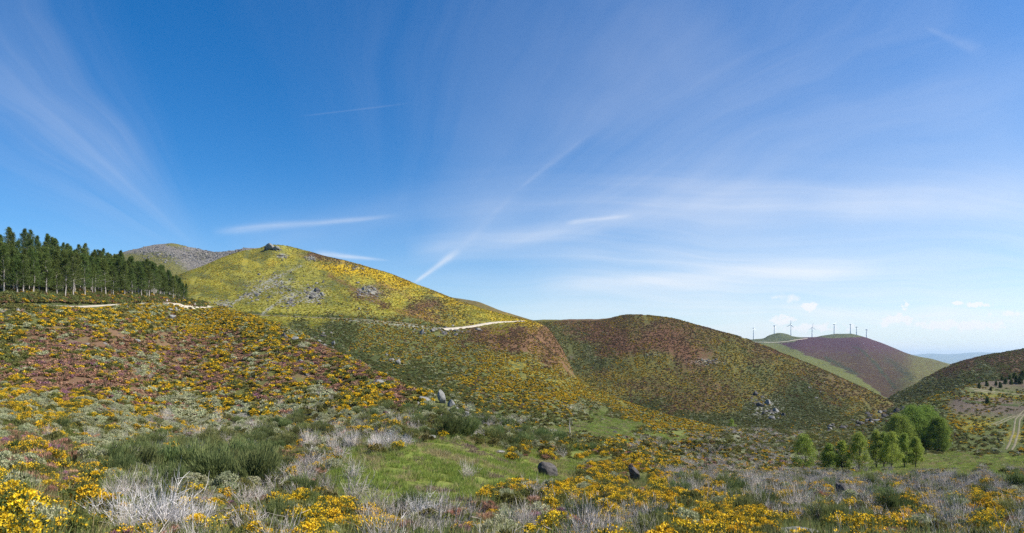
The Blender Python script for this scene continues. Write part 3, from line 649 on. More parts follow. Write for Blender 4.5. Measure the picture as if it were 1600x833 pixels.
# ------------------------------------------------------------------ plant prototypes
def unit(v): return v/np.maximum(np.linalg.norm(v, axis=1, keepdims=True), 1e-9)
def tri_leaves(c, ax, l, w):
    n = len(c); s = unit(np.cross(ax, rng.normal(size=(n, 3)))); l = np.reshape(l, (-1, 1)); w = np.reshape(w, (-1, 1))
    V = np.stack([c-s*w/2, c+s*w/2, c+ax*l], 1).reshape(-1, 3); return V, np.arange(3*n).reshape(-1, 3)
def lump_points(n, Rr, H, nl, lr, top=False, seed=0):
    """points over the surface of many small lumps heaped in a low dome"""
    a = rng.uniform(0, 2*np.pi, nl); r = Rr*np.sqrt(rng.uniform(0, 1, nl))*(1-lr*.6); h = (H-lr*Rr)*np.sqrt(np.clip(1-(r/Rr)**2, 0, 1))*rng.uniform(.45, 1.0, nl)
    lc = np.stack([r*np.cos(a), r*np.sin(a), h], 1); rad = Rr*lr*rng.uniform(.6, 1.3, nl)
    k = rng.integers(0, nl, n); d = unit(rng.normal(size=(n, 3))); d[:, 2] = np.abs(d[:, 2])*1.0-.15*(not top); d = unit(d)
    p = lc[k]+d*rad[k, None]*rng.uniform(.6, 1.0, (n, 1)); p[:, 2] = np.maximum(p[:, 2], .02); return p, d
def merge(parts):
    V = []; Fc = []; I = []; o = 0
    for v, f, i in parts:
        V.append(v); Fc += (np.asarray(f)+o).tolist(); I += [i]*len(f); o += len(v)
    return np.concatenate(V), Fc, I
def tube(pts, rad, sides=4):
    pts = np.asarray(pts, float); n = len(pts); V = []; 
    for i in range(n):
        t = pts[min(i+1, n-1)]-pts[max(i-1, 0)]; t = t/(np.linalg.norm(t)+1e-9)
        a = np.cross(t, (0, 0, 1) if abs(t[2]) < .9 else (1, 0, 0)); a /= np.linalg.norm(a); b = np.cross(t, a)
        for k in range(sides):
            an = 2*np.pi*k/sides; V.append(pts[i]+rad[i]*(a*np.cos(an)+b*np.sin(an)))
    fs = [(i*sides+k, i*sides+(k+1) % sides, (i+1)*sides+(k+1) % sides, (i+1)*sides+k) for i in range(n-1) for k in range(sides)]
    return np.array(V), fs
def tubes_mesh(name, lst, mat, sides=3):
    V = []; Fc = []; o = 0
    for p, r in lst:
        v, f = tube(p, r, sides); V.append(v); Fc += [tuple(np.array(q)+o) for q in f]; o += len(v)
    return mesh(name, np.concatenate(V), Fc, mat)

def p_gorse(n=1500, nf=1100, ls=.07, fs=.05, H=.75, fl='gorse_flower'):
    c, a = lump_points(n, .55, H, 16, .30); V1, F1 = tri_leaves(c, unit(a+rng.normal(0, .5, a.shape)), rng.uniform(.6, 1.3, n)*ls, rng.uniform(.6, 1.2, n)*ls*.42)
    # flowers crowd the ends of some of the shoots
    st = rng.bit_generator.state
    c2, a2 = lump_points(nf, .56, H*1.03, 18, .30, True); keep = vn(c2[:, 0]*9, c2[:, 1]*9+c2[:, 2]*7, int(nf)) > .34; c2 = c2[keep]; a2 = a2[keep]
    V2, F2 = tri_leaves(c2+a2*.02, unit(a2+rng.normal(0, .9, a2.shape)), rng.uniform(.7, 1.3, len(c2))*fs, rng.uniform(.8, 1.2, len(c2))*fs)
    return (V1, F1, 'gorse_leaf'), (V2, F2, fl)
def p_heather(n=1200, nf=900, ls=.09, fl='heather_flower', H=.55):
    c, a = lump_points(n, .5, H, 14, .28); up = np.array([0, 0, 1.2]); V1, F1 = tri_leaves(c, unit(a*.5+up+rng.normal(0, .25, a.shape)), rng.uniform(.7, 1.4, n)*ls, ls*.22*np.ones(n))
    c2, a2 = lump_points(nf, .5, H*1.05, 14, .28, True); V2, F2 = tri_leaves(c2, unit(a2*.6+up+rng.normal(0, .3, a2.shape)), rng.uniform(.7, 1.5, nf)*ls, ls*.34*np.ones(nf))
    return (V1, F1, 'heather_leaf'), (V2, F2, fl)
def p_dome(mat, n=2200, ls=.075, H=.75, asp=.5, nl=18, lr=.27, spread=.6):
    c, a = lump_points(n, .55, H, nl, lr); V1, F1 = tri_leaves(c, unit(a+np.array([0, 0, .4])+rng.normal(0, spread, a.shape)), rng.uniform(.6, 1.3, n)*ls, ls*asp*np.ones(n)); return ((V1, F1, mat),)
def p_broom(n=3400, H=1.0):
    az = rng.uniform(0, 2*np.pi, 26); th = np.sqrt(rng.uniform(0.02, 1, 26))*.95
    k = rng.integers(0, 26, n); d = np.stack([np.sin(th)*np.cos(az), np.sin(th)*np.sin(az), np.cos(th)], 1)[k]
    t = rng.uniform(.30, 1.0, n)**.8; Lk = (H*rng.uniform(.75, 1.05, 26))[k]
    c = d*(t*Lk)[:, None]+rng.normal(0, .05, (n, 3))*(.5+t)[:, None]; c[:, 2] = np.maximum(c[:, 2], .03)
    V1, F1 = tri_leaves(c, unit(d+np.array([0, 0, .7])+rng.normal(0, .22, (n, 3))), rng.uniform(.10, .22, n), .014*np.ones(n)+.006)
    return ((V1, F1, 'broom_leaf'),)
def stems(n=10, H=.6, mat='brown_twig', r=.012, spread=.5):
    l = []
    for i in range(n):
        a = random.uniform(0, 6.28); t = random.uniform(.1, spread); p = [np.array([0.03*math.cos(a), .03*math.sin(a), 0])]
        for k in range(3): p.append(p[-1]+np.array([math.sin(t)*math.cos(a), math.sin(t)*math.sin(a), math.cos(t)])*H/3+np.random.default_rng(i*7+k).normal(0, .02, 3))
        l.append((p, [r, r*.8, r*.6, r*.3]))
    return l
def p_dead(seed, n=44, H=1.05, lean=(0, 0), r0=.0078, sub=3, open_=.95):
    rg = np.random.default_rng(seed); out = []
    for i in range(n):
        a = rg.uniform(0, 6.28); t = open_*math.sqrt(rg.uniform(.01, 1)); L_ = H*rg.uniform(.55, 1.1)*(1-.25*t)
        d = np.array([math.sin(t)*math.cos(a)+lean[0], math.sin(t)*math.sin(a)+lean[1], math.cos(t)]); d /= np.linalg.norm(d)
        p = [np.array([.10*rg.normal(), .10*rg.normal(), -.05])]
        for k in range(5):
            d = d+rg.normal(0, .13, 3)+np.array([0, 0, .05]); d /= np.linalg.norm(d); p.append(p[-1]+d*L_/5)
        rr = r0*rg.uniform(.6, 1.5); out.append((p, [rr, rr*.85, rr*.7, rr*.55, rr*.4, rr*.2]))
        for s in range(sub):
            k = rg.integers(1, 5); d2 = d+rg.normal(0, .55, 3); d2 /= np.linalg.norm(d2); q = [p[k]]
            for j in range(2): d2 = d2+rg.normal(0, .15, 3); d2 /= np.linalg.norm(d2); q.append(q[-1]+d2*L_*.16)
            out.append((q, [rr*.5, rr*.35, rr*.15]))
    return out
def grass_tuft(mat, n=34, H=.22, w=.016, Rr=.16):
    a = rng.uniform(0, 6.28, n); r = Rr*np.sqrt(rng.uniform(0, 1, n)); c = np.stack([r*np.cos(a), r*np.sin(a), np.zeros(n)], 1)
    V, Fc = tri_leaves(c, unit(np.stack([np.cos(a)*.35, np.sin(a)*.35, np.ones(n)], 1)+rng.normal(0, .25, (n, 3))), H*rng.uniform(.5, 1.2, n), w*np.ones(n)); return ((V, Fc, mat),)

KINDS = {}   # kind -> list of [(main mesh), (child name, mesh)...], joined mesh
def as_mesh(name, parts):
    V, Fc, I = merge([(v, f, i) for i, (v, f, m_) in enumerate(parts)]); return mesh(name, V, Fc, [p[2] for p in parts], I)
PROTO = {}
def proto_set(key, makers, names):
    """key -> list of dict(main=mesh, child=(name, mesh) or None, joined=mesh)"""
    out = []
    for mk in makers:
        parts = mk(); main = mesh(key, parts[0][0], parts[0][1].tolist(), parts[0][2])
        ch = mesh(names[1], parts[1][0], parts[1][1].tolist(), parts[1][2]) if len(parts) > 1 else None
        out.append(dict(main=main, child=(names[1], ch) if ch else None, joined=as_mesh(key+'_cover', parts)))
    PROTO[key] = out
proto_set('gorse_bush', [lambda: p_gorse(), lambda: p_gorse(1500, 1300, H=.7), lambda: p_gorse(1700, 800, H=.85), lambda: p_gorse(1400, 500, H=.7), lambda: p_gorse(1500, 1500, H=.8)], ('', 'yellow_flowers'))
proto_set('heather_bush', [lambda: p_heather(), lambda: p_heather(1000, 1100), lambda: p_heather(1300, 600, H=.7), lambda: p_heather(1000, 1000, fl='pink_flower'), lambda: p_heather(900, 900), lambda: p_heather(1200, 500)], ('', 'heather_flowers'))
proto_set('pale_shrub', [lambda: p_dome('pale_leaf'), lambda: p_dome('pale_leaf', 1800, .09, .6), lambda: p_dome('pale_leaf', 2400, .07, .9)], ('', ''))
proto_set('green_shrub', [lambda: p_dome('green_leaf'), lambda: p_dome('olive_leaf', 2000, .08, .7), lambda: p_dome('green_leaf', 2000, .08, .55, .35)], ('', ''))
proto_set('broom_bush', [lambda: p_broom(), lambda: p_broom(3000, 1.1), lambda: p_broom(3200, .9)], ('', ''))
PROTO['dead_shrub'] = []
for s_, kw in ((1, {}), (2, dict(lean=(-.35, 0))), (3, dict(open_=1.2, H=1.0)), (4, dict(lean=(.4, -.1))), (5, dict(open_=.7, H=1.3, n=60)), (6, dict(lean=(.1, .1), n=64, r0=.006))):
    me_ = tubes_mesh('dead_shrub', p_dead(s_, **kw), 'twig'); PROTO['dead_shrub'].append(dict(main=me_, child=None, joined=me_))
WHITE = []
for s_, kw in ((1, {}), (2, dict(lean=(-.4, 0))), (3, dict(open_=1.2)), (4, dict(lean=(.5, -.1))), (5, dict(open_=.8, H=1.2)), (6, {})):
    WHITE.append(dict(main=tubes_mesh('dead_shrub', p_dead(s_+40, **dict(dict(n=120, r0=.0062, sub=4), **kw)), 'white_twig'), child=None))

# light, low-poly pieces for the distance
def lp(mat, n, ls, H=.6, fl=None, nf=0):
    c, a = lump_points(n, .55, H, 8, .34); V, Fc = tri_leaves(c, unit(a+rng.normal(0, .5, a.shape)), rng.uniform(.6, 1.2, n)*ls, ls*.7*np.ones(n)); P_ = [(V, Fc, mat)]
    if fl:
        c, a = lump_points(nf, .56, H*1.05, 8, .34, True); V, Fc = tri_leaves(c, unit(a+rng.normal(0, .7, a.shape)), rng.uniform(.7, 1.2, nf)*ls*.8, ls*.7*np.ones(nf)); P_.append((V, Fc, fl))
    return P_
LOW = {'gorse_bush': [as_mesh('gorse_patch', lp('gorse_leaf', 110, .20, .6, 'gorse_flower', 150)) for _ in range(3)],
       'heather_bush': [as_mesh('heather_patch', lp('heather_leaf', 110, .2, .5, 'heather_flower', 130)) for _ in range(7)]+[as_mesh('heather_patch', lp('heather_leaf', 110, .2, .5, 'pink_flower', 110))],
       'hill_heather': [as_mesh('hill_heather_patch', lp('heather_leaf', 110, .2, .45, 'hill_heather', 130)) for _ in range(3)],
       'pale_shrub': [as_mesh('pale_patch', lp('pale_leaf', 220, .2)) for _ in range(2)],
       'green_shrub': [as_mesh('green_patch', lp(m_, 220, .2)) for m_ in ('green_leaf', 'olive_leaf')],
       'tussock': [as_mesh('tussock_patch', lp('tussock_leaf', 120, .22, .28)) for _ in range(3)],
       'broom_bush': [as_mesh('broom_patch', lp('broom_leaf', 240, .2, .8)) for _ in range(2)]}
PCOL = {}
def proto_collection(key, meshes):
    if key in PCOL: return PCOL[key]
    c = bpy.data.collections.new('pieces_'+key)
    for i, me_ in enumerate(meshes):
        o = bpy.data.objects.new('%s_piece_%02d' % (key, i), me_); c.objects.link(o)
    PCOL[key] = (c, len(meshes)); return PCOL[key]
def cover(name, key, meshes, pts, scale, label, idx=None):
    if len(pts) == 0: return
    c, k = proto_collection(key, meshes)
    me = bpy.data.meshes.new(name); me.from_pydata(np.asarray(pts).tolist(), [], []); n = len(pts)
    for nm, ty, arr in (('idx', 'INT', (rng.integers(0, k, n) if idx is None else idx).astype(np.int32)), ('sc', 'FLOAT', np.asarray(scale, np.float32)), ('rz', 'FLOAT', rng.uniform(0, 6.28, n).astype(np.float32))):
        at = me.attributes.new(nm, ty, 'POINT'); at.data.foreach_set('value', arr)
    o = ob(name, me, kind='stuff', label=label)
    ng = bpy.data.node_groups.new(name, 'GeometryNodeTree')
    ng.interface.new_socket('Geometry', in_out='INPUT', socket_type='NodeSocketGeometry'); ng.interface.new_socket('Geometry', in_out='OUTPUT', socket_type='NodeSocketGeometry')
    N = ng.nodes; L = ng.links; gi = N.new('NodeGroupInput'); go = N.new('NodeGroupOutput'); ip = N.new('GeometryNodeInstanceOnPoints'); ci = N.new('GeometryNodeCollectionInfo')
    ci.inputs['Collection'].default_value = c; ci.inputs['Separate Children'].default_value = True; ci.inputs['Reset Children'].default_value = True
    def na(nm, ty):
        q = N.new('GeometryNodeInputNamedAttribute'); q.data_type = ty; q.inputs['Name'].default_value = nm; return q.outputs['Attribute']
    cx = N.new('ShaderNodeCombineXYZ'); L.new(na('rz', 'FLOAT'), cx.inputs[2])
    L.new(gi.outputs[0], ip.inputs['Points']); L.new(ci.outputs[0], ip.inputs['Instance']); ip.inputs['Pick Instance'].default_value = True
    L.new(na('idx', 'INT'), ip.inputs['Instance Index']); L.new(cx.outputs[0], ip.inputs['Rotation']); L.new(na('sc', 'FLOAT'), ip.inputs['Scale']); L.new(ip.outputs[0], go.inputs[0])
    md = o.modifiers.new('scatter', 'NODES'); md.node_group = ng
    return o

# ------------------------------------------------------------------ labels: nearest landmark + place in its row
ORD = ['leftmost', 'second', 'third', 'fourth', 'fifth', 'sixth', 'seventh', 'eighth', 'ninth', 'tenth', 'eleventh', 'twelfth', 'thirteenth', 'fourteenth', 'fifteenth', 'sixteenth', 'seventeenth', 'eighteenth', 'nineteenth', 'twentieth']
TENS = {2: 'twenty', 3: 'thirty', 4: 'forty', 5: 'fifty', 6: 'sixty', 7: 'seventy', 8: 'eighty', 9: 'ninety'}
def ordinal(i):
    if i < 20: return ORD[i]+(' from the left' if i else '')
    t, u_ = divmod(i+1, 10)
    if t >= 10: return '%dth from the left' % (i+1)
    return (TENS[t][:-1]+'ieth' if u_ == 0 else TENS[t]+'-'+(['', 'first']+ORD[1:9])[u_])+' from the left'
MARKS = [('in the bottom left corner', 30, 815), ('on the near left slope', 60, 720), ('in the gorse band, left edge', 60, 640), ('under the left end of the pines', 60, 510),
         ('in the heather mid left slope', 170, 580), ('below the pale road gap', 200, 510), ('by the boulder under the pines', 268, 505), ('above the dark broom thicket', 260, 650), ('by the white twig thicket', 200, 800),
         ('around the dark broom thicket', 340, 720), ('on the left ridge shoulder', 400, 540), ('left of the standing stone', 480, 600), ('uphill left of the meadow', 430, 670),
         ('left of the white twig pair', 470, 700), ('at the white twig pair', 590, 680), ('uphill from the standing stone', 590, 610), ('at the standing stone', 692, 635), ('at the thicket behind the meadow', 760, 670),
         ('at the front meadow edge', 660, 760), ('at bottom edge below the meadow', 520, 810), ('by the mauve bush, bottom edge', 720, 810), ('on the green meadow', 650, 710), ('by the rounded boulder', 858, 735), ('below the rounded boulder', 860, 800),
         ('by the wedge boulder', 998, 747), ('below the wedge boulder', 1010, 800), ('behind the rounded boulder', 930, 690), ('in scrub under the heather hill', 1120, 690), ('right of the wedge boulder', 1140, 765), ('by the dark rock in the twigs', 1312, 770),
         ('at bottom edge under the birches', 1300, 815), ('in front of the birch row', 1330, 740), ('on the yellow valley patch', 1240, 680), ('in the grey twigs right of centre', 1440, 770), ('in the bottom right corner', 1540, 810), ('at the right edge below the track', 1570, 740), ('right of the birch row', 1510, 715)]
DESC = {'gorse_bush': ('golden-flowered gorse bush', 'gorse bush', 'flowering gorse bushes on the moor'), 'heather_bush': ('brownish mauve heather clump', 'heather', 'heather clumps on the moor'),
        'pale_shrub': ('pale grey-green rounded shrub', 'shrub', 'pale shrubs on the moor'), 'green_shrub': ('low olive green shrub', 'shrub', 'low green shrubs on the moor'),
        'broom_bush': ('dark green upright broom bush', 'broom bush', 'dark green broom bushes'), 'dead_shrub': ('bare grey dead shrub', 'dead shrub', 'bare grey shrubs in the foreground')}

# ------------------------------------------------------------------ scatter on the near hillside
LET = {'Y': dict(gorse_bush=.74, green_shrub=.12, pale_shrub=.08, heather_bush=.06), 'y': dict(gorse_bush=.42, green_shrub=.27, heather_bush=.15, pale_shrub=.11), 'H': dict(heather_bush=.60, gorse_bush=.18, green_shrub=.13, pale_shrub=.10),
       'R': dict(heather_bush=.80, gorse_bush=.13, green_shrub=.07), 'P': dict(heather_bush=.9, gorse_bush=.1), 'W': dict(pale_shrub=.58, green_shrub=.16, gorse_bush=.10, heather_bush=.10, dead_shrub=.06),
       'D': dict(dead_shrub=.33, gorse_bush=.16, pale_shrub=.07, green_shrub=.18, broom_bush=.05, heather_bush=.15), 'B': dict(broom_bush=.27, green_shrub=.22, pale_shrub=.20, gorse_bush=.07, dead_shrub=.12), 'g': dict(green_shrub=.54, pale_shrub=.11, broom_bush=.08, gorse_bush=.07, dead_shrub=.07, heather_bush=.06),
       'K': dict(green_shrub=.66, broom_bush=.2, pale_shrub=.12), 'G': dict(), 'o': dict(tussock=.75, green_shrub=.07, pale_shrub=.03), 'O': dict(tussock=.80, gorse_bush=.13, green_shrub=.02), 'T': dict(green_shrub=.1), 'S': dict(pale_shrub=.1), 'q': dict(heather_bush=.5, green_shrub=.4), 'm': dict(heather_bush=.52, gorse_bush=.15, green_shrub=.24, tussock=.05)}
SIZE = {'gorse_bush': .95, 'heather_bush': .85, 'pale_shrub': .95, 'green_shrub': 1.0, 'broom_bush': 1.0, 'dead_shrub': 1.15, 'tussock': 1.0}
KN = list(SIZE)
road_pts = np.array(ROAD_A)
def sample_band(L_, ch, d0, d1, dens, u0, u1, r):
    """even density per square metre of plan"""
    area = (d1*d1-d0*d0)/2*(u1-u0)/F; n = int(area*dens)
    D = np.sqrt(r.uniform(d0*d0, d1*d1, n)); u = r.uniform(u0, u1, n); x = (u-800)/F*D
    ld, _ = curve(L_.curves[-2], u); ok = D < np.exp(ld)*.999
    u, D, x = u[ok], D[ok], x[ok]; z = L_.z(x, D); py = HY-z/D*F
    lt = letter(ch, u, py, r); kd = np.full(len(u), -1)
    cs = 2.2+.016*D                                   # plants of a kind stand together in patches
    nz = fbm(x/cs+31, D/cs, 140, 3)+r.normal(0, .035, len(u)); rr = np.argsort(np.argsort(nz))/max(1, len(u)-1); rr = (rr*3.7) % 1.0
    gap = fbm(x/(cs*.8), D/(cs*.8)+77, 150, 2) < -.27
    for l, p in LET.items():
        sel = lt == l; acc = 0
        for k, q in p.items():
            s2 = sel & (rr >= acc) & (rr < acc+q); kd[s2] = KN.index(k); acc += q
    ok = (kd >= 0) & ~gap
    return np.stack([x, D, z], 1)[ok], kd[ok], u[ok], py[ok]
def off_road(P, w=5.0):
    d = np.full(len(P), 1e9)
    for i, (a, b) in enumerate(road_pts):
        pu = -300+10*i; d = np.minimum(d, np.hypot(P[:, 0]-a, P[:, 1]-b)-(3.6 if (95 < pu < 165 or pu > 262) else 0))
    return d > w
r_ = np.random.default_rng(21)
bands = []
for d0, d1, dens, sc in ((7.5, 14, 2.2, .62), (14, 24, 2.8, .72), (24, 45, 2.5, .84), (45, 75, 1.9, .95), (75, 130, 1.3, 1.05), (130, 340, .7, 1.3)):
    P, kd, u, py = sample_band(LA, CH_A, d0, d1, dens, -260 if d1 < 80 else -200, 1860, r_)
    if d0 > 60:
        ok = off_road(P, 3.3); P, kd, u, py = P[ok], kd[ok], u[ok], py[ok]
    s = np.array([SIZE[k] for k in KN])[kd]*sc*r_.uniform(.6, 1.3, len(P))
    if d0 > 60: s = np.where(np.isin(kd, [4]), s*.8, s)
    bands.append((P, kd, u, py, s, np.full(len(P), d0)))
P, kd, U_, PY_, SC, D0 = [np.concatenate([b[i] for b in bands]) for i in range(6)]
CLEAR = [(858, 735, 16), (998, 747, 20), (1312, 770, 14), (692, 618, 16), (1248, 836, 48), (1248, 864, 55), (740, 725, 5)]
keep = np.ones(len(P), bool)
for a, b, c in CLEAR: keep &= ~((np.abs(U_-a) < c*1.0) & (PY_ > b-6) & (PY_ < b+26) & (P[:, 1] > 7.6))
P, kd, U_, PY_, SC, D0 = P[keep], kd[keep], U_[keep], PY_[keep], SC[keep], D0[keep]
PICK = {'gorse_bush': 260, 'heather_bush': 200, 'pale_shrub': 190, 'green_shrub': 190, 'broom_bush': 160, 'dead_shrub': 230}
chosen = []
for ki, k in enumerate(KN[:6]):
    sel = np.where(kd == ki)[0]; vis = sel[(U_[sel] > 6) & (U_[sel] < 1594) & (PY_[sel] < 850+SC[sel]*20) & (P[sel, 1] < 110)]
    app = SC[vis]/P[vis, 1]; top = vis[np.argsort(-app)][:PICK[k]]
    chosen.append(top); rest = np.setdiff1d(sel, top)
    near = rest[P[rest, 1] < 75]; far = rest[P[rest, 1] >= 75]
    cover(k.split('_')[0]+'_cover_near' if False else {'gorse_bush': 'gorse_cover', 'heather_bush': 'heather_cover', 'pale_shrub': 'pale_scrub', 'green_shrub': 'green_scrub', 'broom_bush': 'broom_scrub', 'dead_shrub': 'dead_twigs'}[k],
          k, [q['joined'] for q in PROTO[k]], P[near], SC[near], {'gorse_bush': 'mass of small golden gorse clumps over the near moor', 'heather_bush': 'mass of brown and mauve heather over the near moor', 'pale_shrub': 'pale grey-green scrub filling gaps on the near moor',
          'green_shrub': 'low green scrub filling gaps on the near moor', 'broom_bush': 'dark broom scrub filling gaps on the near moor', 'dead_shrub': 'grey dead twigs filling gaps on the near moor'}[k])
    if k in LOW: cover({'gorse_bush': 'gorse_cover', 'heather_bush': 'heather_cover', 'pale_shrub': 'pale_scrub', 'green_shrub': 'green_scrub', 'broom_bush': 'broom_scrub'}[k], k+'_low', LOW[k], P[far], SC[far], 'distant ' + {'gorse_bush': 'golden gorse', 'heather_bush': 'brown heather', 'pale_shrub': 'pale scrub', 'green_shrub': 'green scrub', 'broom_bush': 'dark broom'}[k] + ' covering the upper left slope')
    else: cover('dead_twigs', k, [q['joined'] for q in PROTO[k]], P[far], SC[far]*.8, 'grey dead twigs scattered over the farther slope')
extra = []   # hand placed, (kind, px, py(base), scale, variant, label)
def A(px, py): return LA.at(px, py)
for kd_, px, py, sc, var, lb in (
    ('dead_shrub', 520, 700, 1.45, 0, 'white twiggy dead bush, left of the pair on the meadow edge'), ('dead_shrub', 548, 697, 1.25, 5, 'small white dead bush filling the gap between the meadow-edge pair'),
    ('dead_shrub', 610, 698, 1.35, 3, 'wide white dead bush leaning right at the back of the meadow'), ('dead_shrub', 588, 700, 1.2, 0, 'left half of the wide white dead bush at the meadow back'), ('dead_shrub', 632, 695, 1.1, 3, 'right tip of the wide white dead bush at the meadow back'),
    ('dead_shrub', 483, 716, 1.15, 2, 'sprawling white dead bush above the brown heather by the meadow'), ('dead_shrub', 552, 748, 1.0, 4, 'round dead bush alone inside the green meadow'), ('dead_shrub', 730, 748, .95, 4, 'grey dead bush alone right of the meadow centre'),
    ('dead_shrub', 462, 765, 1.3, 1, 'tangled dead bush at the left front of the meadow'), ('dead_shrub', 1130, 770, 1.3, 2, 'broad grey dead bush around a green tuft'), ('dead_shrub', 1185, 775, 1.3, 4, 'grey dead bush right of the green tuft'),
    ('dead_shrub', 222, 840, 1.05, 0, 'tall white dead bush lower left, left stem group'), ('dead_shrub', 262, 844, 1.0, 4, 'tall white dead bush lower left, middle stem group'), ('dead_shrub', 185, 824, .95, 1, 'tall white dead bush lower left beside the yellow gorse'),
    ('dead_shrub', 300, 838, 1.0, 5, 'fine-twigged grey dead bush right of the tall white one'), ('dead_shrub', 620, 822, 1.25, 5, 'fine grey dead bush over green blades, bottom centre'), ('dead_shrub', 660, 826, .9, 4, 'slim white dead stems right of the fine grey bush'),
    ('broom_bush', 262, 752, 1.7, 0, 'big dark broom bush at the left of the thicket'), ('broom_bush', 300, 756, 1.8, 1, 'tallest dark broom bush in the thicket'), ('broom_bush', 345, 760, 1.8, 2, 'big dark broom bush right of the tallest'),
    ('broom_bush', 395, 768, 1.8, 0, 'dark broom bush at the right end of the thicket'), ('broom_bush', 372, 730, 1.5, 1, 'broom bush at the back of the thicket'), ('broom_bush', 425, 745, 1.6, 2, 'broom bush beside the meadow end of the thicket'), ('broom_bush', 168, 735, 1.3, 0, 'grey-green broom bush left of the thicket'),
    ('broom_bush', 215, 745, 1.4, 2, 'broom bush between the thicket and the heather'), ('broom_bush', 700, 686, 1.8, 0, 'dark broom bush behind the meadow, left end'), ('broom_bush', 728, 688, 1.7, 1, 'dark broom bush behind the meadow, below the standing stone'),
    ('broom_bush', 765, 690, 1.6, 2, 'dark broom bush behind the meadow, right of the stone'), ('broom_bush', 842, 690, 1.7, 0, 'dark broom bush behind the olive bush'), ('broom_bush', 872, 692, 1.5, 1, 'dark broom bush right of the olive bush'),
    ('broom_bush', 1150, 778, 1.0, 1, 'bright green tuft inside the grey twigs'), ('broom_bush', 1590, 770, 1.6, 0, 'green broom bush at the right edge'), ('broom_bush', 1490, 800, 1.0, 2, 'green broom bush among grey twigs, lower right'),
    ('green_shrub', 812, 702, 1.9, 1, 'rounded olive bush at the right end of the meadow'), ('pale_shrub', 838, 694, 1.2, 0, 'pale shrub at the shoulder of the olive bush'), ('pale_shrub', 40, 632, 1.6, 1, 'round silvery shrub in the gorse at the left edge'),
    ('heather_bush', 880, 815, .95, 3, 'pink-mauve heather clump beside the grey shrub, bottom centre'), ('pale_shrub', 838, 818, .95, 2, 'grey-green upright shrub left of the pink heather'), ('heather_bush', 276, 580, 1.7, 3, 'bright purple heather clump mid left slope'),
    ('heather_bush', 68, 716, 1.0, 3, 'violet heather clump on the near left slope'), ('gorse_bush', 128, 806, 1.0, 4, 'vivid yellow bush left of the white twigs'), ('gorse_bush', 178, 762, .9, 0, 'yellow gorse behind the white twig thicket'),
    ('gorse_bush', 22, 842, .85, 4, 'bright lemon-yellow bush filling the bottom left corner'), ('gorse_bush', 1280, 806, .85, 4, 'golden gorse left of the dark rock'), ('gorse_bush', 1388, 806, .9, 1, 'golden gorse cushion right of the dark rock'),
    ('gorse_bush', 548, 830, .9, 4, 'dense golden gorse at the bottom, left of the grey bush')):
    extra.append((kd_, A(px, py), sc, var, lb))
CELL = {}
items = []
for ki, k in enumerate(KN[:6]):
    for i in chosen[ki]: items.append((k, tuple(P[i]), float(SC[i]), float(U_[i]), float(PY_[i])))
for it in items:
    j = min(range(len(MARKS)), key=lambda q: (MARKS[q][1]-it[3])**2+((MARKS[q][2]-it[4]+6)*1.6)**2); CELL.setdefault((it[0], j), []).append(it)
def place(k, loc, sc, var, lb):
    q = (WHITE if k == 'dead_shrub' and 'white' in lb.split(',')[0] and 'white twig' not in lb else PROTO[k])[var % (6 if k == 'dead_shrub' else len(PROTO[k]))]; o = ob(k, q['main'], label=lb, cat=DESC[k][1], group=DESC[k][2]); o.location = loc; o.rotation_euler = (0, 0, random.uniform(0, 6.28) if k != 'dead_shrub' else random.uniform(-.5, .5)); o.scale = (sc, sc, sc*random.uniform(.85, 1.15))
    if q['child']:
        c = bpy.data.objects.new(q['child'][0], q['child'][1]); COL.objects.link(c); c.parent = o
    return o
for (k, j), lst in CELL.items():
    lst.sort(key=lambda t: t[3])
    for i, it in enumerate(lst):
        lb = '%s, %s %s' % (DESC[k][0], ordinal(i) if len(lst) > 1 else 'the one', MARKS[j][0]); place(k, it[1], it[2], random.randrange(9), lb)
for k, loc, sc, var, lb in extra: place(k, loc, sc, var, lb)

# meadow grass, dry tufts, leaf litter
def tufts(name, key, meshes, L_, ch, d0, d1, dens, u0, u1, letters, sc, label):
    area = (d1*d1-d0*d0)/2*(u1-u0)/F; n = int(area*dens); D = np.sqrt(r_.uniform(d0*d0, d1*d1, n)); u = r_.uniform(u0, u1, n); x = (u-800)/F*D
    z = L_.z(x, D); py = HY-z/D*F; lt = letter(ch, u, py, r_); ok = np.isin(lt, list(letters)); P3 = np.stack([x, D, z], 1)[ok]; idx = None; s3 = r_.uniform(.7, 1.5, len(P3))*sc
    if key == 'meadow_tuft':
        f_ = fbm(P3[:, 0]/3.2, P3[:, 1]/3.2, 210, 3)+r_.normal(0, .05, len(P3)); idx = np.where(f_ < -.13, 4, np.where(f_ > .12, 3, r_.integers(0, 3, len(P3)))); s3 *= 1+1.2*fbm(P3[:, 0]/2.0, P3[:, 1]/2.0, 215, 2); kp = fbm(P3[:, 0]/1.6, P3[:, 1]/1.6, 219, 2) > -.25; P3, idx, s3 = P3[kp], idx[kp], s3[kp]
    return cover(name, key, meshes, P3, s3, label, idx)
gt = [as_mesh('g', grass_tuft('grass')) for _ in range(3)]+[as_mesh('g', grass_tuft('dry_grass', 24)), as_mesh('g', grass_tuft('brown_twig', 26, .16, .02, .25))]
gd = [as_mesh('g', grass_tuft('dry_grass', 30, .30)), as_mesh('g', grass_tuft('grass', 30, .28)), as_mesh('g', grass_tuft('broom_leaf', 40, .4, .02, .2))]
tufts('grass', 'meadow_tuft', gt, LA, CH_A, 26, 66, 14, 380, 1150, 'G', 1.0, 'bright green meadow grass in the hollow')
tufts('grass', 'meadow_tuft', gt, LA, CH_A, 66, 230, 1.2, 800, 1700, 'G', 1.8, 'green grass around the birch row and valley floor')
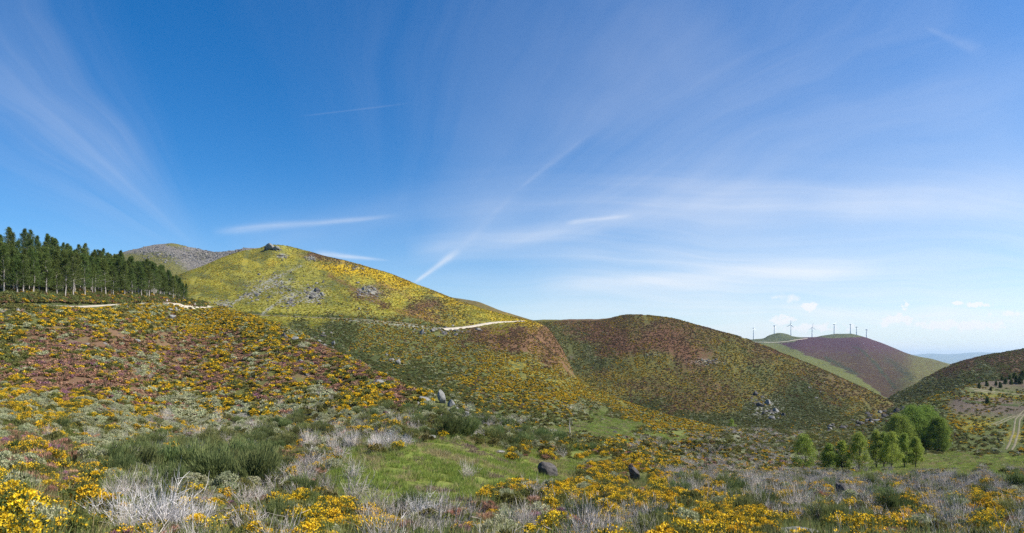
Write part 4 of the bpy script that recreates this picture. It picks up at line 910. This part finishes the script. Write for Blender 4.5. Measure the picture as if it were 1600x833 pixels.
tufts('grass', 'meadow_tuft', gt, LB, CH_B, 126, 300, 1.6, 780, 1060, 'G', 1.9, 'green grass patch at the foot of the yellow slope')
tufts('rough_grass', 'dry_tuft', gd, LA, CH_A, 7, 22, 9, -100, 1800, 'YyHRWDBgP', 1.0, 'rough grass tufts between the shrubs')
tufts('rough_grass', 'dry_tuft', gd, LA, CH_A, 22, 60, 3, -100, 1800, 'YyHRWDBgP', 1.4, 'rough grass tufts between the farther shrubs')

# shrub cover on the hills beyond
HS = {'gorse_bush': 'gorse_cover', 'heather_bush': 'heather_cover', 'pale_shrub': 'pale_scrub', 'green_shrub': 'green_scrub', 'broom_bush': 'broom_scrub', 'tussock': 'hill_grass'}
DESC['tussock'] = ('olive yellow grass tussock', '', '')
for L_, ch, lst in ((LB, CH_B, ((150, 330, .45, 1.25), (330, 510, .34, 1.2), (510, 950, .22, 1.25))), (LC, CH_C, ((340, 560, .36, 1.15), (560, 860, .22, 1.4))), (LJ, CH_J, ((205, 430, .25, 1.3),)), (LH, CH_H, ((480, 860, .13, 1.9),))):
    allp = []
    for d0, d1, dens, sc in lst:
        p_, k_, u_, y_ = sample_band(L_, ch, d0, d1, dens, L_.u0, min(L_.u1, 1750), r_); s_ = sc*r_.uniform(.55, 1.3, len(p_)); allp.append((p_, k_, s_))
    p_ = np.concatenate([a[0] for a in allp]); k_ = np.concatenate([a[1] for a in allp]); s_ = np.concatenate([a[2] for a in allp])
    if L_ is LB:
        ok = np.ones(len(p_), bool)
        for q_, (a, b) in enumerate(ROAD_B): ok &= np.hypot(p_[:, 0]-a, p_[:, 1]-b) > (1.2 if q_ < 32 else 4)
        p_, k_, s_ = p_[ok], k_[ok], s_[ok]
    if L_ is LJ:
        ok = np.ones(len(p_), bool)
        for tr in TRACKS:
            for a, b in tr: ok &= np.hypot(p_[:, 0]-a, p_[:, 1]-b) > 2.6
        p_, k_, s_ = p_[ok], k_[ok], s_[ok]
    for ki, k in enumerate(KN):
        if k in LOW: sel = k_ == ki; kk = 'hill_heather' if k == 'heather_bush' else k; cover(HS[k], kk+'_low', LOW[kk], p_[sel], s_[sel], DESC[k][0].split(' with')[0]+' cover on the '+L_.name.replace('_', ' '))
# bank and verge above the left road
n = 4600; u = r_.uniform(-250, 325, n); ld, _ = curve(LP.curves[1], u); D = np.exp(ld)-.8+15*r_.uniform(0, 1, n)**2.2; x = (u-800)/F*D; z = LP.z(x, D)
cover('verge_scrub', 'verge', LOW['gorse_bush'][:1]+LOW['green_shrub']+LOW['broom_bush'][:1]+LOW['heather_bush'][:1], np.stack([x, D, z], 1), r_.uniform(.9, 1.9, n), 'yellow and green scrub on the bank between road and pines')

# ------------------------------------------------------------------ rocks
import bmesh
def rock_mesh(seed, sx, sy, sz, mat='rock', cuts=13, tip=None):
    rg = np.random.default_rng(seed); bm = bmesh.new(); bmesh.ops.create_icosphere(bm, subdivisions=4, radius=1.0)
    P = np.array([v.co[:] for v in bm.verts])
    for k in range(cuts):
        d = rg.normal(size=3); d /= np.linalg.norm(d); h = rg.uniform(.45, .82); e = P@d-h; P = P-np.outer(np.maximum(e, 0)*.92, d)
    P = P*(1+.15*(fbm(P[:, 0]*1.8+seed, P[:, 1]*1.8+P[:, 2]*1.5, seed, 3))[:, None]*2+.07*(np.abs(fbm(P[:, 0]*6+P[:, 2]*4, P[:, 1]*6-P[:, 2]*5, seed+9, 3)))[:, None]*2)
    if tip is not None:
        k = np.clip((P[:, 2]+1)/2, 0, 1); P[:, 0] = P[:, 0]*(1-.65*k**1.5)+tip[0]*k; P[:, 1] = P[:, 1]*(1-.3*k)+tip[1]*k
    P = P*np.array([sx, sy, sz])
    for v, c in zip(bm.verts, P): v.co = c
    me = bpy.data.meshes.new('boulder'); bm.to_mesh(me); bm.free(); me.materials.append(M[mat]); me.polygons.foreach_set('use_smooth', np.ones(len(me.polygons), bool)); me.set_sharp_from_angle(angle=R(17)); return me
def rock(px, py, L_, w, h, label, seed, mat='rock', tip=None, name='boulder', sink=.25, depth=None, cat='boulder', group=None, rot=None):
    p = L_.at(px, py); m_ = p.y/F; me = rock_mesh(seed, w*m_/2, (depth or w)*m_/2*.8, h*m_*.62, mat, tip=tip)
    o = ob(name, me, label=label, cat=cat, group=group); o.location = p+Vector((0, 0, h*m_*.62-h*m_*sink)); o.rotation_euler = (0, rot or 0, 0)
    return o
rock(857, 744, LA, 33, 26, 'rounded dark boulder at the edge of the meadow', 3, 'dark_rock')
rock(998, 755, LA, 36, 29, 'wedge-shaped dark boulder with a pointed left top among gorse', 5, 'dark_rock', tip=(-.75, 0))
rock(1311, 778, LA, 26, 30, 'dark upright rock standing in the grey twigs', 8, 'dark_rock', tip=(.2, 0))
rock(1247, 848, LA, 86, 26, 'flat pale grey slab at the bottom edge', 12, depth=50)
rock(692, 630, LA, 20, 24, 'tall standing stone with a rounded top on the ridge', 14, tip=(-.3, 0), name='standing_stone', cat='standing stone')
rock(706, 636, LA, 16, 12, 'broken grey rock just right of the standing stone foot', 15)
rock(716, 645, LA, 20, 9, 'long grey rock in the line falling right from the standing stone', 16, rot=.5)
rock(728, 655, LA, 16, 12, 'lowest grey rock of the line falling from the standing stone', 17, rot=.6)
rock(757, 652, LA, 18, 7, 'thin grey slab on the ridge right of the standing stone line', 18, rot=.5)
rock(660, 628, LA, 28, 9, 'flat pale slab on the ridge left of the standing stone', 19, rot=.2)
rock(675, 622, LA, 12, 7, 'small pale rock touching the left of the standing stone', 20)
rock(590, 600, LA, 20, 7, 'pale low rock on the upper edge of the ridge', 21)
rock(446, 530, LA, 13, 11, 'dark pointed rock on the crest of the left slope', 22, 'dark_rock', tip=(-.5, 0))
rock(462, 533, LA, 16, 7, 'low grey rock right of the pointed crest rock', 23)
rock(268, 499, LA, 13, 9, 'round bluish grey boulder under the end of the pines', 24)
rock(275, 487, LA, 6, 7, 'small upright grey boulder above the round one under the pines', 25)
rock(266, 486, LA, 12, 5, 'flat light boulder above the round one under the pines', 26)
rock(28, 490, LA, 12, 9, 'pale rock in gorse below the left end of the pines', 27)
rock(75, 496, LA, 9, 6, 'cream coloured rock right of the pale rock under the pines', 28)
rock(467, 655, LA, 16, 9, 'grey rock by orange gorse left of the meadow', 29)
rock(215, 535, LA, 14, 6, 'mauve-grey rock in the middle of the heather slope', 30)
rock(18, 566, LA, 10, 5, 'dark low rock at the left edge of the heather slope', 31, 'dark_rock')
rock(8, 740, LA, 12, 5, 'grey flat stone at the left edge on the near slope', 32)
rock(45, 754, LA, 20, 5, 'long flat grey stone on the near left slope', 33)
rock(676, 686, LA, 14, 6, 'pale stone at the foot of the dark thicket behind the meadow', 34)
rock(780, 708, LA, 18, 5, 'flat pale stone left of the olive bush', 35)
rock(960, 671, LA, 12, 8, 'dark stone at the green patch in the valley', 36, 'dark_rock')
# far boulders and outcrops
for i, (px, py, w, h, lb, mt) in enumerate((
    (423, 390, 18, 10, 'big craggy rock crowning the peak', 'rock'), (432, 391, 14, 6, 'right shoulder rock of the crag crowning the peak', 'rock'), (415, 391, 7, 7, 'dark left foot rock of the crag crowning the peak', 'dark_rock'),
    (659, 523, 9, 10, 'dark grey boulder standing just below the track', 'rock'), (686, 528, 6, 4, 'smaller dark boulder below the track right of the standing one', 'dark_rock'), (713, 525, 9, 5, 'grey boulder below the track at its bend', 'rock'),
    (622, 569, 12, 7, 'pale boulder on the green slope behind the ridge', 'rock'), (604, 556, 6, 4, 'small pale boulder up left of the pale slope boulder', 'rock'), (498, 536, 8, 7, 'grey boulder on the dark slope above the ridge', 'rock'), (521, 540, 7, 8, 'second grey boulder on the dark slope above the ridge', 'rock'),
    (561, 484, 5, 4, 'lone bluish rock low on the peak slope', 'rock'), (495, 456, 12, 7, 'upper dark rock in the stony patch on the peak slope', 'dark_rock'), (486, 468, 9, 8, 'lower left rock in the stony patch on the peak slope', 'dark_rock'), (503, 462, 9, 6, 'right pale rock in the stony patch on the peak slope', 'rock'), (499, 476, 9, 4, 'bottom rock in the stony patch on the peak slope', 'dark_rock'),
    (505, 442, 4, 5, 'single rock above the stony patch on the peak slope', 'dark_rock'), (568, 454, 7, 5, 'left rock of the pale cluster right of the peak', 'rock'), (577, 457, 7, 5, 'middle rock of the pale cluster right of the peak', 'rock'), (586, 454, 5, 5, 'right rock of the pale cluster right of the peak', 'rock'))):
    rock(px, py, LB, w, h, lb, 50+i, mt)
for i, (px, py, w, h, lb, mt) in enumerate((
    (1180, 618, 12, 12, 'top dark rock of the crag at the foot of the heather hill', 'dark_rock'), (1188, 636, 18, 14, 'large dark rock in the crag at the foot of the heather hill', 'dark_rock'), (1200, 632, 14, 12, 'grey middle rock in the crag below the heather hill', 'rock'),
    (1212, 644, 16, 12, 'grey right rock in the crag below the heather hill', 'rock'), (1205, 654, 16, 8, 'lowest grey rock in the crag below the heather hill', 'rock'), (1224, 650, 12, 8, 'dark right foot rock of the crag below the heather hill', 'dark_rock'), (1192, 648, 10, 8, 'dark inner rock of the crag below the heather hill', 'dark_rock'))):
    rock(px, py, LC, w*.8, h*.75, lb, 80+i, mt, sink=.4)
rg = np.random.default_rng(5)
for i in range(46):
    t = rg.uniform(0, 1); px = 1290+t*130; py = 668-t*34+rg.normal(0, 5)+6
    L_ = LC if px < 1385 else LJ; w = rg.uniform(5, 13)
    rock(px, py, L_, w, w*rg.uniform(.5, .8), 'rock in the dark rubble belt by the grove, %s' % ordinal(i), 200+i % 9, 'dark_rock' if rg.uniform() < .8 else 'rock', sink=.4, group='rocks of the rubble belt')

M['grey_rock'] = simple_mat('grey_rock', (.085, .08, .072), (.27, .25, .225), 2.0, .9, .1)
BITS = [rock_mesh(600+i, .5, .45, .36, 'grey_rock' if i % 2 else 'dark_rock', 9) for i in range(6)]
def scree(L_, blobs, label, s0, s1):
    pts = []; sc = []
    for cx, cy, rx, ry, n in blobs:
        for k in range(n):
            p = L_.at(cx+rg.normal(0, rx*.6), cy+rg.normal(0, ry*.6)); pts.append(tuple(p)); sc.append(rg.uniform(s0, s1)*rg.uniform(.5, 1))
    cover('scree', 'scree', BITS, pts, sc, label)
scree(LB, ((490, 462, 14, 12, 90), (574, 455, 16, 9, 80), (430, 388, 10, 4, 30), (440, 400, 12, 5, 30), (485, 404, 9, 4, 20), (455, 470, 12, 9, 50), (350, 478, 20, 8, 30), (395, 462, 22, 8, 60), (556, 418, 14, 5, 20), (430, 450, 45, 20, 80), (620, 565, 10, 5, 8), (500, 535, 30, 12, 20), (700, 518, 40, 4, 40)), 'grey stones and scree on the peak slope', 1.5, 5.5)
scree(LC, ((1185, 625, 12, 10, 40), (1205, 645, 14, 8, 50), (1100, 565, 26, 6, 30), (1018, 554, 12, 4, 14), (1270, 610, 30, 20, 10)), 'grey stones below the crag on the heather hill', 1.0, 4.0)
scree(LE, ((320, 400, 40, 10, 420), (270, 400, 40, 12, 260), (360, 394, 30, 5, 160), (225, 392, 20, 5, 50)), 'grey blocks over the rear hill', 3, 10)
scree(LA, ((200, 530, 160, 30, 26), (450, 580, 90, 30, 20), (640, 630, 30, 12, 10), (480, 655, 30, 10, 8)), 'small pale stones in the heather slope', .6, 1.8)
# ------------------------------------------------------------------ trees
def pine(seed, H=13.0, Rr=2.3, bare=.27):
    rg = np.random.default_rng(seed); wob = rg.normal(0, .12, (8, 2)); wob[0] = 0
    tp = [np.array([wob[i, 0]*i/3, wob[i, 1]*i/3, H*i/7.0*.97]) for i in range(8)]
    lst = [(tp, [.19*(1-i/8.0)+.02 for i in range(8)])]; C = []; Ax = []; 
    z = H*bare
    while z < H*.985:
        t = (z-H*bare)/(H*(1-bare)); rad = Rr*(1-t)**.80*(.55+.45*min(1, t*4+.35))*rg.uniform(.75, 1.15); nb = 6
        c0 = np.array([np.interp(z, [p[2] for p in tp], [p[0] for p in tp]), np.interp(z, [p[2] for p in tp], [p[1] for p in tp]), z])
        for b in range(nb):
            a = rg.uniform(0, 6.28); up = .15+.55*t; d = np.array([math.cos(a), math.sin(a), up]); L_ = rad*rg.uniform(.6, 1.15)
            if b < 2: lst.append(([c0, c0+d*L_*.5, c0+d*L_*.9+np.array([0, 0, .1])], [.035, .022, .01]))
            for q in np.linspace(.30, 1.0, 5):
                for r__ in range(6): C.append(c0+d*L_*q+rg.normal(0, .17, 3)); Ax.append(d*.6+np.array([0, 0, .5])+rg.normal(0, .5, 3))
        z += H*.026*rg.uniform(.8, 1.2)
    C = np.array(C); Ax = unit(np.array(Ax)); V, Fc = tri_leaves(C, Ax, rg.uniform(.22, .42, len(C)), rg.uniform(.07, .15, len(C)))
    tm = tubes_mesh('trunk', lst, 'pine_bark', 5); return tm, mesh('crown', V, Fc.tolist(), 'pine_needle')
PINES = [pine(s, 11+.5*(s % 4), 2.7+.3*(s % 3), .22+.04*(s % 3)) for s in range(8)]
def copy_thing(name, loc, rz, sc, parts, label, cat, group):
    t = empty(name, loc, label=label, cat=cat, group=group); t.rotation_euler = (random.uniform(-.035, .035)*(name == 'pine_tree'), random.uniform(-.035, .035)*(name == 'pine_tree'), rz); t.scale = sc
    for nm, me in parts: link(bpy.data.objects.new(nm, me), parent=t)
    return t
# rows of the plantation run along the road, then climb the slope
plant = []
rowoff = [(5, 3.1), (8, 3.2), (11.5, 3.3), (15.5, 3.5), (20, 3.8), (26, 4.2), (33, 4.6), (42, 5.2), (52, 5.8), (63, 6.4), (76, 7), (90, 7.8), (108, 8.6)]
for ri, (off, sp) in enumerate(rowoff):
    u = -45.0
    while u < 292:
        ld, _ = curve(LP.curves[1], np.array([u])); D = float(np.exp(ld[0]))+off+rg.normal(0, .9)
        uu = u+rg.normal(0, 2.0); x = (uu-800)/F*D; 
        if uu < 292-off*.22: plant.append((ri, uu, x, D))
        u += sp/D*F*rg.uniform(.75, 1.25)*.95
zz = LP.z([p[2] for p in plant], [p[3] for p in plant])
front = sorted([i for i, p in enumerate(plant) if p[0] == 0], key=lambda i: plant[i][1]); rank = {i: k for k, i in enumerate(front)}
print('pines', len(plant))
for i, p in enumerate(plant):
    s = rg.uniform(.88, 1.10)*(1-.30*sm(240, 292, p[1]))
    if p[0] == 0: lb = 'front row pine with pale bare trunk beside the dirt road, %s' % ordinal(rank[i])
    elif p[0] < 3: lb = 'dark green pine just behind the front row of the roadside plantation'
    else: lb = 'dark green pine deep in the plantation, only its crown showing above others'
    copy_thing('pine_tree', (p[2], p[3], zz[i]-.1), rg.uniform(0, 6.28), (s, s, s*rg.uniform(.95, 1.08)), (('trunk', PINES[i*5 % 8][0]), ('crown', PINES[i*5 % 8][1])), lb, 'pine tree',
               'pines of the plantation front row' if p[0] == 0 else ('pines just behind the front row' if p[0] < 3 else 'pines deep in the plantation'))

def broadleaf(seed, H, Rr, mat, bare=.14, n=5200, ls=.17, cone=.7, nl=60, lr=.20, bark='bark', stemsn=1):
    rg = np.random.default_rng(seed); lst = []
    lc = []; 
    for i in range(nl):
        t = rg.uniform(0, 1)**.9; z = H*(bare+(1-bare)*.93*t); prof = (min(1.0, .55+t*2.2)*(1-t)**(.35+cone*.35)*1.12)
        r = Rr*prof*math.sqrt(rg.uniform(.1, 1)); a = rg.uniform(0, 6.28); lc.append((r*math.cos(a), r*math.sin(a), z))
    lc = np.array(lc); rad = Rr*lr*rg.uniform(.8, 1.6, nl)*1.15; k = rg.integers(0, nl, n); d = unit(rg.normal(size=(n, 3)))
    c = lc[k]+d*rad[k, None]*rg.uniform(.35, 1.0, (n, 1))*np.array([1, 1, 1.15]); V, Fc = tri_leaves(c, unit(d+rg.normal(0, .8, d.shape)), rg.uniform(.6, 1.3, n)*ls, ls*.75*np.ones(n))
    for s in range(stemsn):
        b = np.array([rg.normal(0, .25*(stemsn > 1)), rg.normal(0, .25*(stemsn > 1)), -.2]); top = np.array([rg.normal(0, .12*Rr), rg.normal(0, .12*Rr), H*.9])
        P_ = [b+(top-b)*t+rg.normal(0, .06, 3)*(t > 0) for t in np.linspace(0, 1, 8)]; r0 = .018*H/math.sqrt(stemsn)
        lst.append((P_, [r0*(1-t*.85) for t in np.linspace(0, 1, 8)]))
        for q in lc[rg.integers(0, nl, 14)]:
            j = int(np.clip((q[2]/H-.22)*7, 1, 6)); lst.append(([P_[j], (P_[j]+q)/2+np.array([0, 0, .15]), q], [r0*.35, r0*.22, r0*.08]))
    return tubes_mesh('trunk', lst, bark, 6), mesh('crown', V, Fc.tolist(), mat)
BIR = [(1256, 733, 56, 40, 'tall birch at the left end of the row'), (1296, 736, 42, 30, 'shortest bushy birch, second from the left in the row'), (1316, 733, 46, 28, 'slim leaning birch behind, third from the left'),
       (1342, 733, 58, 37, 'full round birch, darkest green in the row'), (1369, 729, 58, 30, 'thin olive birch standing behind the middle of the row'), (1381, 728, 55, 26, 'thin olive birch behind, right of the middle one'), (1393, 736, 58, 34, 'broad birch in front right of the middle'),
       (1413, 729, 52, 26, 'light green birch behind the broad one'), (1431, 727, 47, 24, 'narrow birch at the right end of the row')]
for i, (px, py, h, w, lb) in enumerate(BIR):
    p = LA.at(px, py); p.y = max(p.y, 128); D = 146 if py > 731 else 158; p = Vector(((px-800)/F*D, D, 0)); p.z = float(LA.z(p.x, p.y)[0]); m_ = D/F; 
    tm, cm = broadleaf(300+i, h*m_*1.04, w*m_/2*1.08, 'birch_leaf', .17 if i != 1 else .06, 8000, .20, nl=80, lr=.19)
    copy_thing('birch_tree', p, 0, (1, 1, 1), (('trunk', tm), ('crown', cm)), lb, 'birch tree', 'birch trees in a row on the valley floor')
GR = [(1405, 694, 58, 42, 'left tree of the big round grove, darkest side'), (1425, 692, 68, 50, 'tallest tree in the middle of the big round grove'), (1447, 697, 62, 46, 'right of middle tree in the big round grove'), (1466, 699, 54, 36, 'right end tree of the big round grove'),
      (1436, 699, 52, 34, 'front tree of the big round grove with bare stems showing')]
for i, (px, py, h, w, lb) in enumerate(GR):
    D = 226+6*(i % 3); p = Vector(((px-800)/F*D, D, 0)); p.z = float(max(LA.z(p.x, p.y)[0], LJ.z(p.x, p.y)[0])); m_ = D/F
    tm, cm = broadleaf(400+i, h*m_*1.03, w*m_/2*1.18, 'willow_leaf', .08, 17000, .30, cone=.2, nl=110, lr=.18, stemsn=4)
    copy_thing('willow_tree', p, 0, (1, 1, 1), (('trunk', tm), ('crown', cm)), lb, 'tree', 'trees of the big grove')
p = LA.at(1143, 668); tm, cm = broadleaf(450, 4.5, 2.4, 'birch_leaf', .05, 2200, .26, nl=30)
copy_thing('willow_bush', p, 0, (1, 1, 1), (('trunk', tm), ('crown', cm)), 'bright green bushy tree alone at the foot of the heather hill', 'small tree', None)
YP = [pine(90+s, 3.2, 1.0, .05) for s in range(2)]
YPS = [(1530, 607, 1.0), (1542, 604, 1.1), (1556, 603, .9), (1563, 606, 1.1), (1548, 611, .8), (1571, 600, 1.2), (1580, 601, 1.1), (1588, 598, 1.4), (1597, 594, 1.9), (1594, 600, 1.6), (1577, 593, 1.0), (1566, 595, 1.0), (1585, 590, 1.3), (1543, 631, 1.1)]
YPS.sort()
for i, (px, py, s) in enumerate(YPS):
    L_ = LJ; p = L_.at(px, py); copy_thing('young_pine', p, i*1.3, (s, s, s), (('trunk', YP[i % 2][0]), ('crown', YP[i % 2][1])), 'small dark young pine on the right terraces, %s' % ordinal(i), 'young pine', 'young pines on the terraces')
# dead snag in the valley
p = LA.at(890, 672); sn = [([(0, 0, 0), (.05, 0, 1.0), (-.02, .05, 2.0), (.08, 0, 3.0)], [.12, .10, .08, .03]), ([(.02, 0, 1.6), (.4, 0, 2.2), (.45, .1, 2.7)], [.05, .04, .015]), ([(0, 0, 1.1), (-.3, 0, 1.5)], [.04, .015])]
ob('dead_tree_stump', tubes_mesh('dead_tree_stump', sn, 'twig', 6), label='thin grey dead tree snag standing above the green valley patch', cat='dead tree').location = p

# ------------------------------------------------------------------ wind turbines
def turbine(px, base, hub, blade, ang, yaw, label):
    D = 3420.0; x = (px-800)/F*D; zb = float(LF.z(x, D)[0]); zh = (HY-hub)/F*D; Ht = zh-zb
    t = empty('wind_turbine', (x, D, zb), label=label, cat='wind turbine', group='wind turbines on the far ridge'); t.rotation_euler = (0, 0, yaw)
    V, Fc = tube([(0, 0, -3), (0, 0, Ht*.5), (0, 0, Ht)], [3.0, 2.4, 1.7], 16); link(bpy.data.objects.new('tower', mesh('tower', V, Fc, 'white_paint', smooth=True)), parent=t)
    V, Fc = tube([(0, 5.5, Ht+.8), (0, 4.5, Ht+1), (0, -2, Ht+1), (0, -3.4, Ht+1)], [1.2, 2.2, 2.3, 1.8], 12); Fc += [tuple(range(12)), tuple(range(36, 48))]; link(bpy.data.objects.new('nacelle', mesh('nacelle', V, Fc, 'white_paint')), parent=t)
    V, Fc = tube([(0, -3.4, Ht+1), (0, -4.6, Ht+1), (0, -6, Ht+1)], [1.7, 1.5, .2], 12); link(bpy.data.objects.new('hub', mesh('hub', V, Fc, 'white_paint', smooth=True)), parent=t); hb = t.children[-1] if False else bpy.data.objects[[o.name for o in t.children if o.name.startswith('hub')][0]]
    for k in range(3):
        a = ang+k*2*math.pi/3; L_ = blade; V = []; Fc = []
        for i, (r, c, th) in enumerate(((0, 1.6, 1.4), (.08, 2.4, 1.3), (.2, 3.8, 1.0), (.5, 3.0, .7), (.8, 2.1, .45), (1, .8, .2))):
            for q in ((-.35*c, 0), (0, -th/2), (.65*c, 0), (0, th/2)): V.append((q[0], -4.6+q[1]+(-.02*L_*r*r), r*L_))
            if i: o_ = (i-1)*4; Fc += [(o_+j, o_+(j+1) % 4, o_+4+(j+1) % 4, o_+4+j) for j in range(4)]
        V = np.array(V); ca, sa = math.cos(a), math.sin(a); V2 = V.copy(); V2[:, 0] = V[:, 0]*ca+V[:, 2]*sa; V2[:, 2] = -V[:, 0]*sa+V[:, 2]*ca+Ht+1
        link(bpy.data.objects.new('blade', mesh('blade', V2, Fc, 'white_paint')), parent=hb)
for a in ((1177.5, 531, 513, 25, 0.0, .9, 'wind turbine at the far left of the ridge, left of the rocky knoll'), (1210, 528, 509.5, 26, .0, 1.1, 'wind turbine in front of the left side of the rocky knoll'), (1236, 524, 508, 25, .1, -1.0, 'wind turbine at the right of the rocky knoll'),
          (1269, 527, 512, 25, .05, .15, 'wind turbine facing us with all three blades spread, at the heather edge'), (1303.5, 521, 507, 22, .7, .5, 'wind turbine alone left of the hilltop'), (1329, 521, 507.5, 21, .2, .9, 'left of the three wind turbines on the hilltop'),
          (1338.5, 523, 511.5, 19, .0, 1.0, 'middle of the three wind turbines on the hilltop'), (1354, 527, 515.5, 19, .25, 1.1, 'rightmost wind turbine, lowest on the hill')):
    turbine(*a)

# ------------------------------------------------------------------ two riders on the road
def skin_body(name, V, E, Rad, mat):
    me = bpy.data.meshes.new(name); me.from_pydata(V, E, []); o = bpy.data.objects.new(name, me); COL.objects.link(o)
    md = o.modifiers.new('skin', 'SKIN'); sv = me.skin_vertices[0].data
    for i, r in enumerate(Rad): sv[i].radius = (r, r)
    sv[0].use_root = True; sb = o.modifiers.new('sub', 'SUBSURF'); sb.levels = 1; sb.render_levels = 1
    dg = bpy.context.evaluated_depsgraph_get(); m2 = bpy.data.meshes.new_from_object(o.evaluated_get(dg)); bpy.data.objects.remove(o); m2.materials.clear(); m2.materials.append(mat); m2.name = name; return m2
M['cloth_white'] = simple_mat('white_cloth', (.65, .66, .68), (.78, .78, .80), 6, .9, 0)
M['cloth_dark'] = simple_mat('dark_cloth', (.03, .03, .035), (.06, .05, .05), 6, .9, 0)
M['skin'] = simple_mat('skin', (.45, .28, .2), (.55, .35, .26), 6, .6, 0)
M['rubber'] = simple_mat('black_rubber', (.015, .015, .015), (.03, .03, .03), 6, .8, 0)
M['red_paint'] = simple_mat('dark_red_paint', (.16, .03, .03), (.22, .05, .04), 6, .4, 0)
def rider(px, D, yaw, top, lbp, lbb):
    x = (px-800)/F*D; z = float(LA.z(x, D)[0])+.2; loc = (x, D, z)
    b = empty('bicycle', loc, label=lbb, cat='bicycle'); b.rotation_euler = (0, 0, yaw)
    for wx in (-.52, .52):
        an = np.linspace(0, 2*np.pi, 25); wp = [(wx+.33*math.cos(t), 0, .35+.33*math.sin(t)) for t in an]; V, Fc = tube(wp, [.025]*25, 6)
        lst = [(wp, [.022]*25)]+[([(wx, 0, .35), (wx+.32*math.cos(t), 0, .35+.32*math.sin(t))], [.005, .005]) for t in an[::2]]
        link(bpy.data.objects.new('wheel', tubes_mesh('wheel', lst, 'rubber', 5)), parent=b)
    fr = [([(-.52, 0, .35), (-.12, 0, .33)], [.018]*2), ([(-.12, 0, .33), (-.2, 0, .88)], [.02]*2), ([(-.12, 0, .33), (.36, 0, .82)], [.022]*2), ([(-.18, 0, .78), (.35, 0, .84)], [.02]*2), ([(.36, 0, .9), (.52, 0, .35)], [.02]*2), ([(-.52, 0, .35), (-.18, 0, .78)], [.012]*2)]
    link(bpy.data.objects.new('frame', tubes_mesh('frame', fr, 'red_paint', 6)), parent=b)
    link(bpy.data.objects.new('handlebar', tubes_mesh('handlebar', [([(.36, 0, .88), (.36, 0, 1.0)], [.015]*2), ([(.34, -.28, 1.0), (.38, 0, 1.02), (.34, .28, 1.0)], [.015]*3)], 'rubber', 6)), parent=b)
    link(bpy.data.objects.new('saddle', tubes_mesh('saddle', [([(-.34, 0, .92), (-.2, 0, .93), (-.06, 0, .92)], [.07, .05, .02])], 'rubber', 6)), parent=b)
    t = empty('person', loc, label=lbp, cat='person'); t.rotation_euler = (0, 0, yaw)
    V = [(-.2, 0, 1.0), (-.08, 0, 1.22), (.05, 0, 1.42), (.09, 0, 1.54), (.13, 0, 1.66), (.14, 0, 1.74)]; E = [(0, 1), (1, 2), (2, 3), (3, 4), (4, 5)]; Rd = [.15, .14, .15, .06, .10, .08]
    for s, k in ((1, .40), (-1, .20)):
        i = len(V); V += [(-.16, .09*s, .96), (.16, .11*s, .82+k*.3), (-.02, .10*s, .30+k*.6), (.12, .10*s, .26+k*.6)]; E += [(0, i), (i, i+1), (i+1, i+2), (i+2, i+3)]; Rd += [.10, .07, .045, .04]
        i = len(V); V += [(.05, .19*s, 1.40), (.18, .24*s, 1.18), (.34, .24*s, 1.03)]; E += [(2, i), (i, i+1), (i+1, i+2)]; Rd += [.055, .042, .035]
    link(bpy.data.objects.new('body', skin_body('body', V, E, Rd, M['skin'])), parent=t)
    sh = skin_body('jersey', [(-.19, 0, 1.02), (-.08, 0, 1.22), (.05, 0, 1.40), (.05, .2, 1.38), (.12, .24, 1.26), (.05, -.2, 1.38), (.12, -.24, 1.26)], [(0, 1), (1, 2), (2, 3), (3, 4), (2, 5), (5, 6)], [.17, .165, .17, .075, .06, .075, .06], M[top]); link(bpy.data.objects.new('jersey', sh), parent=t)
    sh = skin_body('shorts', [(-.2, 0, .98), (-.14, .1, .95), (.10, .11, .90), (-.14, -.1, .95), (.10, -.11, .86)], [(0, 1), (1, 2), (0, 3), (3, 4)], [.16, .12, .09, .12, .09], M['cloth_dark']); link(bpy.data.objects.new('shorts', sh), parent=t)
    V, Fc = tube([(.0, 0, 1.70), (.05, 0, 1.74), (.14, 0, 1.80), (.24, 0, 1.76), (.27, 0, 1.72)], [.03, .10, .12, .08, .02], 10); link(bpy.data.objects.new('helmet', mesh('helmet', V, Fc, 'cloth_white', smooth=True)), parent=t)
rider(261, 253.5, 2.2, 'cloth_white', 'person in a white top riding the bicycle in front of the pines', 'dark red bicycle on the road in front of the pines')
rider(304.5, 300, 1.2, 'cloth_white', 'person in pale clothes riding near the road bend beyond the pines', 'dark red bicycle near the road bend beyond the pines')

# ------------------------------------------------------------------ air
m_h = bpy.data.materials.new('haze'); m_h.use_nodes = True; nt = m_h.node_tree; nt.nodes.clear(); o_ = nt.nodes.new('ShaderNodeOutputMaterial'); pv = nt.nodes.new('ShaderNodeVolumePrincipled')
pv.inputs['Color'].default_value = (.60, .80, 1.0, 1); pv.inputs['Density'].default_value = 3.0e-5; pv.inputs['Anisotropy'].default_value = .3; nt.links.new(pv.outputs[0], o_.inputs['Volume'])
x0, x1, y0, y1, z0, z1 = -45500, 45500, -2500, 45500, -700, 450
hv = [(a, b, c) for c in (z0, z1) for a, b in ((x0, y0), (x1, y0), (x1, y1), (x0, y1))]
ob('haze', mesh('haze', hv, [(0, 3, 2, 1), (4, 5, 6, 7), (0, 1, 5, 4), (1, 2, 6, 5), (2, 3, 7, 6), (3, 0, 4, 7)], m_h), kind='stuff')
print('objects', len(S.objects))
